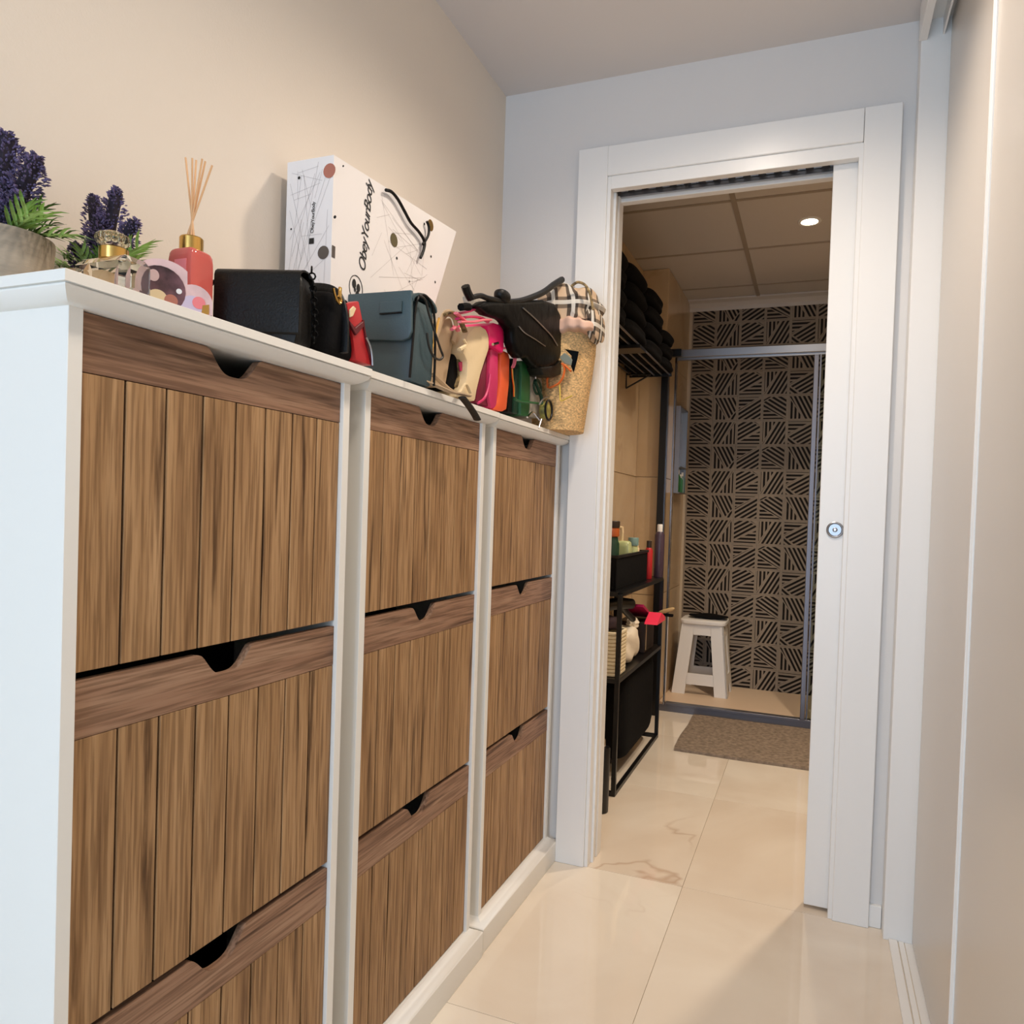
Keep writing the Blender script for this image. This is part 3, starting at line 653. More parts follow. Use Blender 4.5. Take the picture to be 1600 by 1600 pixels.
def leaf(b, base, d, L, w, droop=.25):
    base = Vector(base); d = Vector(d).normalized(); side = d.cross(Vector((0, 0, 1))).normalized(); up = side.cross(d)
    def blade(o, dd, l, ww, dr):
        sd = dd.cross(up).normalized(); prev = None
        for k in range(5):
            t = k/4; c = o+dd*l*t-Vector((0, 0, 1))*dr*l*t*t+up*.003*math.sin(PI*t); hw = ww*math.sin(PI*min(1, .12+t*.88))**.8*(1-t*.3)+.0002
            cur = [b.bm.verts.new(c-sd*hw), b.bm.verts.new(c+up*hw*.35), b.bm.verts.new(c+sd*hw)]
            if prev:
                b.bm.faces.new([prev[0], prev[1], cur[1], cur[0]]); b.bm.faces.new([prev[1], prev[2], cur[2], cur[1]])
            prev = cur
    blade(base, d, L, w*.8, droop)
    for k in range(4):
        t = .12+.16*k
        for sg in (-1, 1): blade(base+d*L*t-Vector((0, 0, 1))*droop*L*t*t, (d+side*sg*.55+up*.15).normalized(), L*.55*(1-t*.4), w*.5, droop)
    return b
def plant(name, label, loc, R, h, mpot, spikes, leaves, taper=.9):
    x, y, z = loc; t = thing('potted_lavender', label, 'potted plant', loc, group='artificial lavender pots')
    B().lathe([(R*taper*.96, 0), (R*taper, .002), (R, h-.004), (R*.99, h), (R*.9, h), (R*.9, h-.012), (.001, h-.012)], loc, 40).done('pot', mpot, t, .5)
    B().lathe([(R*.89, h-.0125), (R*.7, h-.004), (.001, h)], loc, 24).done('filler', 'soil', t)
    for k, (tip, rad, n) in enumerate(spikes):
        b0 = Vector((x, y, z+h-.006)); tip = Vector(tip); base = b0.lerp(tip, .22)
        o = spike(B(), base, tip, rad, n, k+int(1000*R)).done('flower_spike', 'lav', t)
        B().tube([b0, base.lerp(tip, .4), tip.lerp(base, .06)], rad*.45, 7).done('stalk', 'lavd', o)
    for k, (dx, dy, dz, L, mm) in enumerate(leaves):
        leaf(B(), (x+dx*R*.35, y+dy*R*.35, z+h-.002), (dx, dy, dz), L*1.2, .0042, .18).done('leaf', mm, t)
plant('p', 'larger lavender in a wide grey pot at the left end of the cabinets', (-.856, .548, ZC), .052, .069, 'concrete',
      [((-.850, .548, 1.412), .024, 700), ((-.812, .558, 1.386), .0185, 560), ((-.835, .54, 1.352), .017, 360), ((-.818, .545, 1.340), .015, 300), ((-.878, .55, 1.385), .018, 400)],
      [(1, .1, .55, .062, 'leafa'), (1, -.2, .35, .066, 'leafa'), (.8, .3, 1.0, .06, 'leafc'), (.9, -.1, .8, .058, 'leafa'), (1, .3, .15, .07, 'leafa'), (.9, .6, .3, .06, 'leafc'), (.3, .1, 1.2, .05, 'leafc'),
       (-.2, -.9, .5, .05, 'leafb'), (-.6, -.8, .7, .055, 'leafb'), (.1, -1, .8, .045, 'leafb'), (.6, .7, .8, .05, 'leafc'), (-.4, .6, .9, .05, 'leafc'), (.2, -1, .3, .045, 'leafb')])
plant('p', 'smaller lavender in a pale wooden pot behind the clear perfume bottle', (-.840, .655, ZC), .046, .052, 'potw',
      [((-.852, .655, 1.386), .015, 380), ((-.815, .658, 1.392), .016, 460), ((-.784, .66, 1.352), .014, 320), ((-.866, .64, 1.322), .015, 300), ((-.828, .645, 1.355), .016, 360), ((-.785, .65, 1.325), .014, 260)],
      [(1, .1, .5, .062, 'leafa'), (1, -.2, .15, .075, 'leafa'), (.7, -.3, .9, .05, 'leafa'), (-1, -.2, .25, .052, 'leafa'), (-.9, -.4, .6, .05, 'leafa'), (-.5, -.5, .9, .045, 'leafa'), (1, .4, .25, .065, 'leafa'),
       (.2, -.7, 1, .045, 'leafa'), (-.2, .3, 1.2, .05, 'leafc'), (.6, .4, .9, .05, 'leafc'), (1, -.5, .35, .06, 'leafc'), (-1, .1, .05, .045, 'leafa'), (.9, -.6, .7, .05, 'leafc'), (1, .1, .95, .078, 'leafa'), (1, -.1, .7, .075, 'leafa'), (.9, .3, 1.3, .06, 'leafa'), (-1, -.1, .7, .06, 'leafa'), (1, -.25, .5, .08, 'leafa'), (-.8, -.5, 1.1, .05, 'leafa')])
mint = next(c for c in bpy.data.objects if c.name == 'potted_lavender')
leaf(B(), (-.880, .500, 1.325), (1, -.1, .75), .036, .0042, .05).done('leaf', 'leafb', mint)
leaf(B(), (-.880, .500, 1.325), (1, 0, .15), .036, .0042, .25).done('leaf', 'leafb', mint)
leaf(B(), (-.885, .505, 1.325), (.5, -.2, 1), .030, .0042, .05).done('leaf', 'leafb', mint)
B().tube([(-.868, .53, ZC+.064), (-.878, .512, 1.31), (-.881, .501, 1.328)], .0016, 6).done('stem', 'leafc', mint)
# perfume bottle
pf = thing('perfume_bottle', 'clear faceted perfume bottle with gold collar and round glass stopper', 'perfume bottle', (-.728, .585, ZC))
b = B(); q = B().box((-.768, .565, ZC), (-.688, .605, ZC+.043)); bmesh.ops.bevel(q.bm, geom=q.bm.edges[:], offset=.008, segments=1, affect='EDGES'); b.join(q.bm); b.done('body', 'pglass', pf)
b = B(); b.lathe([(.012, .041), (.0145, .043), (.0145, .055), (.012, .057)], (-.728, .585, ZC), 24); b.done('collar', 'gold', pf, True)
b = B()
for k in range(12):
    a = 2*PI*k/12; b.soft((-.730+.0125*math.cos(a), .585+.0125*math.sin(a), ZC+.066), (.010, .010, .012), p=2, n=3)
b.soft((-.730, .585, ZC+.067), (.026, .026, .016), p=2.5, n=5)
b.done('stopper', 'pglass', pf, True)
# photo plaque
pq = thing('photo_plaque', 'pink and white cloud-shaped photo plaque standing before the pink diffuser', 'plaque', (-.69, .64, ZC))
A0 = Vector((-.716, .592, 0)); D0 = Vector((.050, .075, 0)); DL = D0.length; D0 = D0/DL; NN = Vector((D0.y, -D0.x, 0))
def lobes(sc=1):
    pts = [(0, 0)]
    for k in range(15): a = PI*(1-k/19); pts.append((.036+.036*math.cos(a), .021+.033*math.sin(a)))
    for k in range(9): a = PI*.62-k*PI*.075; pts.append((.068+.020*math.cos(a), .012+.020*math.sin(a)))
    pts.append((.088, 0)); return pts
def plate(b, pts, d0, d1):
    f = [A0+D0*u+Vector((0, 0, ZC+z))+NN*d1 for u, z in pts]; g = [A0+D0*u+Vector((0, 0, ZC+z))+NN*d0 for u, z in pts]
    a = [b.bm.verts.new(p) for p in f]; c = [b.bm.verts.new(p) for p in g]; n = len(a)
    b.bm.faces.new(a); b.bm.faces.new(c[::-1])
    for i in range(n): b.bm.faces.new([a[i], c[i], c[(i+1) % n], a[(i+1) % n]])
    return b
plate(B(), lobes(), -.005, .0).done('plate', 'acry', pq)
def disc(cx, cz, r, k0=0, k1=24, sy=1): return [(cx+r*math.cos(2*PI*k/24), max(.0005, cz+r*sy*math.sin(2*PI*k/24))) for k in range(k0, k1)]
plate(B(), disc(.033, .020, .026), 0, .0006).done('photo_print', 'photo', pq)
plate(B(), disc(.026, .034, .0055, sy=1.2), .0006, .0009).done('print_spot', 'acry', pq)
plate(B(), disc(.030, .010, .010, sy=.9), .0006, .0010).done('print_spot', 'cream', pq)
plate(B(), disc(.044, .009, .007, sy=1), .0006, .0011).done('print_spot', 'copper', pq)
plate(B(), disc(.052, .021, .003), .0006, .0012).done('print_spot', 'paper', pq)
plate(B(), disc(.066, .006, .013, sy=1), 0, .0005).done('lilac_print', 'lil', pq)
plate(B(), disc(.073, .012, .007, sy=1), .0005, .0009).done('print_spot', 'plab', pq)
plate(B(), [(.076, .0005), (.084, .0005), (.084, .012), (.077, .010)], .0005, .0010).done('print_spot', 'gold', pq)
# reed diffuser
rd = thing('reed_diffuser', 'pink reed diffuser bottle with gold collar and pale reeds', 'diffuser', (-.786, .74, ZC))
cx, cy = -.786, .745
b = B(); b.soft((cx, cy, ZC+.057), (.042, .040, .112), p=9, n=9, fn=lambda x, y, z: (x, y, z)); b.done('bottle', 'pliq', rd, True)
B().box((cx-.006, cy-.0212, ZC+.05), (cx+.014, cy-.0203, ZC+.096)).done('label', 'plab', rd); B().box((cx-.004, cy-.0216, ZC+.052), (cx+.009, cy-.0212, ZC+.076)).done('label_print', 'plab2', rd)
B().lathe([(.0135, .111), (.0148, .112), (.0148, .129), (.0138, .1305), (.007, .1305)], (cx, cy, ZC), 28).done('collar', 'gold', rd, .5)
for k, (dx, dy, dz) in enumerate(((-.014, .0, .238), (-.006, .01, .238), (.004, -.006, .232), (.014, .006, .232), (.019, -.004, .230), (.028, .004, .224))):
    B().tube([(cx-dx*.35, cy-dy*.3, ZC+.126), (cx+dx, cy+dy, ZC+dz)], .0013, 6).done('reed', 'reed', rd)
# ---- gift bag
gb = thing('paper_gift_bag', 'large white printed paper gift bag with black cord leaning on the wall', 'gift bag', (-.84, 1.25, ZC))
GX, GY0, GZ = -.790, 1.045, 1.607
top = [(1.4961, 1.6416)]; rb = [(1.4345, 1.5099)]; tl = (GY0, GZ+.003)
slope = (rb[0][0]-top[0][0])/(rb[0][1]-top[0][1])
poly = [(GY0, ZC), (top[0][0]+slope*(ZC-top[0][1]), ZC), top[0], (GY0, GZ)]
gx0 = -.887
b = B(); b.prism(poly, 'X', gx0, GX); gbody = b.done('paper_body', 'paper', gb)
def hdisc(b, y, z, r, n=18): b.face([(GX+.0007, y+r*math.cos(2*PI*k/n), z+r*math.sin(2*PI*k/n)) for k in range(n)])
def gdisc(b, x, z, r, n=18): b.face([(x+r*math.cos(2*PI*k/n), GY0-.0007, z+r*math.sin(2*PI*k/n)) for k in range(n)])
b = B(); gdisc(b, -.798, 1.581, .0125); b.done('printed_dot', 'copper', gb)
b = B(); gdisc(b, -.806, 1.443, .0115); b.done('printed_dot', 'dgrey', gb)
b = B(); hdisc(b, 1.238, 1.531, .013); b.done('printed_dot', 'odot', gb)
b = B(); b.face([(GX+.0007, GY0+.001, 1.455), (GX+.0007, GY0+.010, 1.455), (GX+.0007, GY0+.010, 1.435), (GX+.0007, GY0+.001, 1.435)]); b.done('printed_dot', 'dgrey', gb)
b = B()
for x, z, r in ((-.861, 1.577, .0028), (-.784, 1.501, .003), (-.875, 1.49, .0018), (-.77, 1.585, .0018)): gdisc(b, x, z, r, 8)
for y, z, r in ((1.352, 1.605, .0028), (1.384, 1.548, .0028), (1.25, 1.500, .003), (1.405, 1.50, .0028), (1.30, 1.47, .0018)): hdisc(b, y, z, r, 8)
b.done('small_dots', 'ink', gb, kind='stuff')
rnd = random.Random(5); b = B()
def gl(p, q, plane):
    w = .0003; a = Vector((p[0], p[1], 0)); c = Vector((q[0], q[1], 0)); n = (c-a).cross(Vector((0, 0, 1))).normalized()*w
    pts = [a+n, a-n, c-n, c+n]
    b.face([(GX+.0004, v.x, v.y) for v in pts] if plane else [(v.x, GY0-.0004, v.y) for v in pts])
for k in range(26): gl((rnd.uniform(-.88, -.795), rnd.uniform(1.36, 1.60)), (rnd.uniform(-.88, -.795), rnd.uniform(1.36, 1.60)), 0)
for k in range(26):
    y0, y1 = rnd.uniform(1.16, 1.36), rnd.uniform(1.16, 1.38); gl((y0, rnd.uniform(1.38, 1.60)), (y1, rnd.uniform(1.40, 1.60)), 1)
b.done('printed_lines', 'gline', gb, kind='stuff')
def text(s, size, mtx, m, parent, name='lettering', shear=.25):
    c = bpy.data.curves.new('t', 'FONT'); c.body = s; c.size = size; c.shear = shear; c.extrude = .0001; c.space_character = .88
    o = bpy.data.objects.new('t', c); COL.objects.link(o); bpy.context.view_layer.update()
    me = bpy.data.meshes.new_from_object(o.evaluated_get(bpy.context.evaluated_depsgraph_get())); bpy.data.objects.remove(o)
    me.transform(Matrix.Translation(-OFF[parent.name]) @ mtx); me.materials.clear(); me.materials.append(M[m])
    r = bpy.data.objects.new(name, me); r.parent = parent; COL.objects.link(r); OFF[r.name] = OFF[parent.name]; return r
def frame(o, x, y): # text x axis, y axis -> world
    x = Vector(x).normalized(); y = Vector(y).normalized(); z = x.cross(y); m = Matrix((x, y, z)).transposed().to_4x4(); m.translation = Vector(o); return m
text('ObeyYourBody', .0300, frame((GX+.0009, 1.144, 1.437), (0, .10, 1), (0, -1, .10)), 'ink', gb)
text('ObeyYourBody', .0095, frame((-.8275, GY0-.0009, 1.478), (0.03, 0, 1), (-1, 0, .03)), 'ink', gb, shear=0)
b = B(); b.tube([(GX+.0006, 1.118+.020*math.cos(2*PI*k/28), 1.402+.023*math.sin(2*PI*k/28)) for k in range(28)], .0007, 4, closed=True); b.done('logo_ring', 'ink', gb)
b = B()
for dy, dz, ry, rz_ in ((-.006, .007, .0058, .0085), (.007, .003, .0055, .0075), (.0045, -.009, .0055, .006), (-.003, -.003, .003, .004)):
    b.face([(GX+.0009, 1.118+dy+ry*math.cos(2*PI*k/14), 1.402+dz+rz_*math.sin(2*PI*k/14)) for k in range(14)])
b.done('logo_butterfly', 'ink', gb)
b = B(); b.face([(-.836+.0, GY0-.0009, 1.460), (-.826, GY0-.0009, 1.460), (-.826, GY0-.0009, 1.470), (-.836, GY0-.0009, 1.470)]); b.done('logo_mark', 'ink', gb)
b = B(); cord = [(-0.7820, 1.1934, 1.6084), (-0.7820, 1.2132, 1.6130), (-0.7820, 1.2364, 1.6078), (-0.7820, 1.2608, 1.5951), (-0.7820, 1.2860, 1.5820), (-0.7820, 1.3194, 1.5750), (-0.7820, 1.3410, 1.5644), (-0.7820, 1.3394, 1.5467), (-0.7820, 1.3276, 1.5256)]
b.tube(cord, .0032, 8, smooth=5); b.done('cord_handle', 'black', gb, True)
b = B(); b.tube([(-0.7820, 1.3362, 1.5561), (-0.7820, 1.3561, 1.5817), (-0.7820, 1.3577, 1.5996), (-0.7820, 1.3490, 1.6084)], .0028, 8, smooth=5); b.done('cord_handle', 'black', gb, True)
b = B(); hdisc(b, 1.378, 1.612, .012); b.done('gold_sticker', 'gold', gb)
# ---- black flap bag with chain
RZ = math.radians(18)
def bagmat(c): return Matrix.Translation(Vector(c)) @ Matrix.Rotation(RZ, 4, 'Z')
f1 = thing('flap_bag', 'black leather flap bag with braided chain edge, nearest bag on the cabinets', 'handbag', (-.752, .83, ZC))
b = B(); b.soft((-.738, .832, ZC+.052), (.118, .052, .104), p=10, n=8, fn=lambda x, y, z: (x, y*(1-.15*z), z), rz=RZ); b.done('body', 'black', f1, True)
b = B(); q = B(); pr = []
for k in range(9): a = PI*k/8; pr.append((.030*math.cos(a), .096+.014*math.sin(a)))
pr = pr[::-1]; fl_ = [(-.031, .018)] + pr; inn = [(p[0]*.93, p[1]-.0025) for p in fl_][::-1]
q.prism(fl_+[(.030, .085)]+[(.0275, .085)]+inn, 'X', -.060, .060); b.join(q.bm, bagmat((-.738, .832, ZC))); b.done('flap', 'black', f1, True)
b = B()
for k in range(13):
    z = .112-.0078*k; q = B(); q.tube([(0, .0045*math.cos(2*PI*j/8), .0048*math.sin(2*PI*j/8)) for j in range(8)], .0013, 5, closed=True)
    b.join(q.bm, bagmat((-.752, .83, ZC)) @ Matrix.Translation((.080, -.006+.018*math.sin(k*.16), z)) @ Matrix.Rotation(PI/2*(k % 2)+.4, 4, 'Z'))
b.done('braided_chain', 'blackp', f1, True, kind='stuff')
b = B(); b.tube([(-.788, .81, ZC+.096), (-.806, .800, ZC+.088), (-.812, .797, ZC+.055), (-.803, .800, ZC+.012), (-.787, .81, ZC+.010)], .003, 7, smooth=6); b.done('strap_loop', 'black', f1, True)
# ---- second black bag
f2 = thing('shoulder_bag', 'plain matte black shoulder bag with a pale metal buckle beside the red pouch', 'handbag', (-.735, .93, ZC))
b = B(); b.soft((-.735, .925, ZC+.050), (.118, .066, .100), p=7, n=8, fn=lambda x, y, z: (x, y*(1-.2*z), z+.04*math.sin(3*x))); b.done('body', 'blackf', f2, True)
b = B(); b.tube([(-.79, .925, ZC+.09), (-.77, .93, ZC+.112), (-.72, .93, ZC+.113), (-.69, .93, ZC+.10), (-.675, .928, ZC+.06), (-.672, .925, ZC+.012)], .0045, 8, smooth=5, flat=2.0); b.done('strap', 'black', f2, True)
b = B(); b.tube([(-0.6680, 0.8910, 1.3270), (-0.6680, 0.8944, 1.3188), (-0.6680, 0.9009, 1.3113), (-0.6680, 0.9072, 1.3092), (-0.6680, 0.9100, 1.3157), (-0.6680, 0.9036, 1.3195)], .0022, 6, smooth=3); b.box((-.672, .907, 1.312), (-.668, .912, 1.334), .0008); b.done('buckle', 'gold', f2, True)
# ---- red pouch
f3 = thing('red_pouch', 'red leather pouch with a dark cross strap squeezed beside the blue bag', 'pouch', (-.71, .99, ZC))
b = B(); slab(b, [(0.9298, 1.3157), (0.9605, 1.3281), (0.9721, 1.3015), (0.9822, 1.2740), (1.0002, 1.2353), (0.9566, 1.2367), (0.9485, 1.2663), (0.9374, 1.2927)], 'X', -.76, -.672, .003); b.done('body', 'red', f3, True)
b = B(); slab(b, [(0.9318, 1.2911), (0.9486, 1.2836), (0.9681, 1.2983), (0.9702, 1.2909), (0.9508, 1.2725), (0.9354, 1.2843)], 'X', -.673, -.668, .0008, 1); b.done('cross_strap', 'redd', f3)
b = B(); slab(b, [(0.9343, 1.3071), (0.9437, 1.3154), (0.9504, 1.3133), (0.9428, 1.2997), (0.9348, 1.2957)], 'X', -.672, -.669, .0008, 1); b.done('tab', 'cream', f3)
b = B(); b.tube([(-0.6670, 0.9747, 1.2750), (-0.6670, 0.9858, 1.2645), (-0.6670, 0.9918, 1.2507), (-0.6670, 0.9944, 1.2350)], .0016, 6, smooth=3); b.done('zip_pull', 'steel', f3, True)
b = B(); b.tube([(-0.6710, 0.9707, 1.3011), (-0.6710, 0.9768, 1.2827), (-0.6710, 0.9867, 1.2599), (-0.6710, 1.0005, 1.2354)], .0020, 6, smooth=3); b.done('edge_piping', 'redd', f3, True)
# ---- slate blue satchel
f4 = thing('satchel', 'slate blue leather satchel with rounded flap, tallest boxy bag of the row', 'handbag', (-.725, 1.15, ZC))
b = B(); b.soft((-.728, 1.147, ZC+.074), (.132, .078, .148), p=12, n=8, fn=lambda x, y, z: (x*(1+.02*z), y*(1-.22*max(z, 0)), z)); b.done('body', 'blue', f4, True)
b = B(); q = B(); pts = [(-.066, .158), (.066, .156), (.068, .085), (.063, .074), (.05, .070), (-.055, .078), (-.066, .085)]
slab(q, pts, 'Y', -.0505, -.0425, .003); b.join(q.bm, Matrix.Translation((-.728, 1.147, ZC)))
b.done('flap_front', 'blue', f4, True)
b = B(); pr = [(.043*math.cos(PI*k/10), .142+.018*math.sin(PI*k/10)) for k in range(11)]; inn = [(p[0]*.93, p[1]-.004) for p in pr][::-1]
q = B().prism([(p[0]-.002, p[1]) for p in pr+inn], 'X', -.067, .068); b.join(q.bm, Matrix.Translation((-.728, 1.145, ZC))); b.done('flap_top', 'blue', f4, True)
b = B(); b.box((-.722, 1.092, ZC+.118), (-.678, 1.0968, ZC+.138), .001); b.done('flap_tab', 'blue', f4)
B().box((-.722, 1.0915, ZC+.1165), (-.678, 1.0968, ZC+.1182), .0005).done('tab_slot', 'black', f4)
b = B(); b.tube([(-.662, 1.10, ZC+.006), (-.661, 1.105, ZC+.07), (-.660, 1.112, ZC+.14), (-.66, 1.14, ZC+.158), (-.66, 1.172, ZC+.14), (-.66, 1.182, ZC+.07), (-.661, 1.183, ZC+.006)], .0026, 6, smooth=5); b.done('edge_piping', 'black', f4, True)
b = B(); b.tube([(-0.6520, 1.1064, 1.3760), (-0.6520, 1.1263, 1.3749), (-0.6520, 1.1411, 1.3544), (-0.6520, 1.1611, 1.3311), (-0.6520, 1.1869, 1.3024), (-0.6520, 1.1974, 1.2906), (-0.6520, 1.1833, 1.2819), (-0.6520, 1.1617, 1.2844), (-0.6520, 1.1446, 1.2989), (-0.6520, 1.1365, 1.3195)], .0022, 7, smooth=5); b.done('thin_strap', 'belt', f4, True)
# ---- tan belt end over the edge
bl = thing('bag_strap', 'tan strap with a black end hanging over the cabinet top edge', 'strap', (-.66, 1.25, ZC))
b = B(); b.tube([(-.672, 1.165, ZC+.012), (-.664, 1.20, ZC+.009), (-.655, 1.235, ZC+.004), (-.650, 1.262, ZC+.0045), (-.648, 1.30, ZC+.006)], .0085, 8, smooth=5, flat=.3); b.done('tan_end', 'taupe', bl, True)
b = B(); b.tube([(-0.6400, 1.2563, 1.2244), (-0.6400, 1.2817, 1.2147), (-0.6400, 1.3082, 1.2021), (-0.6400, 1.3267, 1.1906)], .0085, 8, smooth=4, flat=.35); b.done('black_end', 'belt', bl, True)
# ---- taupe bag
f5 = thing('tote_bag', 'taupe leather tote with tall arched handle beside the slate blue satchel', 'handbag', (-.72, 1.235, ZC))
b = B(); slab(b, [(1.2161, 1.3165), (1.2576, 1.3749), (1.2990, 1.3917), (1.3174, 1.3645), (1.3017, 1.3100), (1.2842, 1.2487), (1.2157, 1.2444)], 'X', -.782, -.69, .008, 2); b.done('body', 'taupe', f5, True)
b = B(); b.tube([(-0.6840, 1.2215, 1.2934), (-0.6840, 1.2290, 1.3311), (-0.6840, 1.2467, 1.3718), (-0.6840, 1.2688, 1.3910), (-0.6840, 1.2957, 1.3905), (-0.6840, 1.3083, 1.3683), (-0.6840, 1.2964, 1.3402)], .0075, 8, smooth=5, flat=.4); b.done('handle', 'taupe', f5, True)
b = B(); b.tube([(-0.6800, 1.2488, 1.3818), (-0.6800, 1.2796, 1.3948), (-0.6800, 1.3072, 1.3919), (-0.6800, 1.3308, 1.3774), (-0.6800, 1.3433, 1.3649)], .006, 8, smooth=5, flat=.5); b.done('printed_scarf', 'leop', f5, True)
b = B(); b.tube([(-0.6840, 1.2364, 1.3728), (-0.6840, 1.2279, 1.3489), (-0.6840, 1.2151, 1.3160), (-0.6840, 1.2112, 1.3008)], .0025, 6, smooth=4); b.done('thin_cord', 'gold', f5, True)
b = B(); b.tube([(-0.6780, 1.2078, 1.2606), (-0.6780, 1.2381, 1.2528), (-0.6780, 1.2698, 1.2447), (-0.6780, 1.3025, 1.2413)], .006, 8, smooth=4, flat=.5); b.done('loose_strap', 'taupe', f5, True)
# ---- black pouch between
f6 = thing('small_black_clutch', 'small black clutch wedged between the taupe tote and cream bag', 'clutch', (-.73, 1.30, ZC))
b = B(); slab(b, [(1.2941, 1.3022), (1.3119, 1.3223), (1.3372, 1.3225), (1.3431, 1.2794), (1.3254, 1.2466), (1.2867, 1.2516)], 'X', -.782, -.69, .006, 2); b.done('body', 'blackf', f6, True)
f7 = thing('printed_purse', 'small printed purse with pink motif behind the cream bag', 'purse', (-.72, 1.335, ZC))
b = B(); slab(b, [(1.3240, 1.3143), (1.3526, 1.3175), (1.3753, 1.2916), (1.3719, 1.2552), (1.3401, 1.2474), (1.3167, 1.2565), (1.3318, 1.2836)], 'X', -.782, -.683, .005, 2); b.done('body', 'leop', f7, True)
b = B(); slab(b, [(1.3187, 1.3054), (1.3411, 1.3125), (1.3482, 1.2956), (1.3256, 1.2888)], 'X', -.6835, -.680, .0008, 1); b.done('pink_motif', 'mag', f7)
# ---- cream bag
f8 = thing('hobo_bag', 'cream leather bag with round flap tapering down, left of the magenta bag', 'handbag', (-.72, 1.40, ZC))
b = B(); slab(b, [(1.3177, 1.3442), (1.3334, 1.3671), (1.3588, 1.3848), (1.3887, 1.3948), (1.4142, 1.3943), (1.4313, 1.3834), (1.4334, 1.3566), (1.4188, 1.3331), (1.3962, 1.2950), (1.3802, 1.2588), (1.3729, 1.2338), (1.3112, 1.2348), (1.3311, 1.2765), (1.3317, 1.3088), (1.3136, 1.3217)], 'X', -.782, -.668, .007, 2); b.done('body', 'cream', f8, True)
b = B(); b.tube([(-0.6640, 1.2806, 1.3220), (-0.6640, 1.3021, 1.3317), (-0.6640, 1.3129, 1.3392), (-0.6640, 1.3010, 1.3466)], .003, 6, smooth=3); b.tube([(-0.6620, 1.2821, 1.3223), (-0.6620, 1.3064, 1.3338)], .004, 6); b.done('ruffle', 'cream', f8, True)
b = B(); b.tube([(-0.6600, 1.3317, 1.2455), (-0.6600, 1.3104, 1.2599), (-0.6600, 1.2943, 1.2495), (-0.6600, 1.2736, 1.2312)], .004, 6, smooth=4, flat=.5); b.done('strap', 'cream', f8, True)
# ---- pink straps bundle and magenta bag
f9 = thing('crossbody_bag', 'magenta crossbody bag with hot pink flap standing next to the orange bag', 'handbag', (-.72, 1.48, ZC))
b = B(); slab(b, [(1.4550, 1.3616), (1.4847, 1.3737), (1.4958, 1.3662), (1.5017, 1.2932), (1.4957, 1.2352), (1.4682, 1.2342), (1.4530, 1.2571), (1.4521, 1.3124)], 'X', -.782, -.675, .005, 2); b.done('body', 'mag', f9, True)
b = B(); slab(b, [(1.4455, 1.3364), (1.4704, 1.3610), (1.4793, 1.2896), (1.4765, 1.2383), (1.4048, 1.2375), (1.4091, 1.2639), (1.4255, 1.3008)], 'X', -.782, -.682, .004, 2); b.done('gusset', 'plum', f9, True)
b = B(); b.tube([(-0.6680, 1.3852, 1.2330), (-0.6680, 1.4156, 1.2484), (-0.6680, 1.4332, 1.2730), (-0.6680, 1.4408, 1.3032)], .003, 6, smooth=4); b.done('piping', 'mag', f9, True)
b = B(); slab(b, [(1.4178, 1.4033), (1.4498, 1.4167), (1.4838, 1.4210), (1.5057, 1.4136), (1.5091, 1.3729), (1.5028, 1.3616), (1.4307, 1.3628), (1.4286, 1.3896)], 'X', -.80, -.667, .005, 2); b.done('flap', 'hot', f9, True)
b = B(); b.tube([(-0.6620, 1.4360, 1.3664), (-0.6620, 1.4623, 1.3751)], .003, 8); b.done('stud', 'chrome', f9, True)
for pts, m in (([(-0.6600, 1.2656, 1.3874), (-0.6600, 1.3061, 1.4018), (-0.6600, 1.3486, 1.4195), (-0.6600, 1.3694, 1.4263)], 'mag'), ([(-0.6550, 1.2540, 1.3743), (-0.6550, 1.3109, 1.3926), (-0.6550, 1.3606, 1.4028), (-0.6550, 1.3918, 1.4028)], 'mag'), ([(-0.6500, 1.2553, 1.3683), (-0.6500, 1.3157, 1.3834), (-0.6500, 1.3595, 1.3983), (-0.6500, 1.3933, 1.4069)], 'pinkl'), ([(-0.6520, 1.2423, 1.3820), (-0.6520, 1.2694, 1.3781), (-0.6520, 1.2862, 1.3749)], 'pinkl'), ([(-0.6600, 1.2441, 1.3515), (-0.6600, 1.2594, 1.3601), (-0.6600, 1.2705, 1.3554)], 'pinkl')):
    B().tube(pts, .0052, 8, smooth=4, flat=.5).done('strap', m, f9, True)
# ---- orange bag
f10 = thing('crossbody_bag', 'narrow orange leather bag with a pink strap right of the magenta bag', 'handbag', (-.72, 1.54, ZC))
b = B(); slab(b, [(1.5081, 1.3616), (1.5253, 1.3724), (1.5510, 1.3736), (1.5595, 1.3621), (1.5607, 1.3034), (1.5507, 1.2429), (1.5292, 1.2355), (1.4764, 1.2325), (1.5023, 1.2576), (1.5099, 1.2946)], 'X', -.82, -.674, .005, 2); b.done('body', 'orange', f10, True)
b = B(); b.tube([(-0.6680, 1.5148, 1.3757), (-0.6680, 1.5473, 1.3842), (-0.6680, 1.5708, 1.3760), (-0.6680, 1.5726, 1.3556), (-0.6680, 1.5622, 1.3418)], .0045, 8, smooth=5, flat=.6); b.done('strap', 'pinkl', f10, True)
b = B(); b.tube([(-0.6670, 1.5564, 1.3377), (-0.6670, 1.5619, 1.3181), (-0.6670, 1.5713, 1.2976), (-0.6670, 1.5732, 1.2756)], .0024, 6, smooth=3); b.done('ring_chain', 'gold', f10, True)
f11 = thing('black_wallet', 'thin black wallet standing between the orange and green bags', 'wallet', (-.72, 1.595, ZC))
b = B(); slab(b, [(1.5966, 1.3704), (1.6315, 1.3775), (1.6447, 1.3183), (1.6430, 1.2436), (1.5995, 1.2424), (1.6016, 1.3109)], 'X', -.82, -.69, .003, 1); b.done('body', 'black', f11, True)
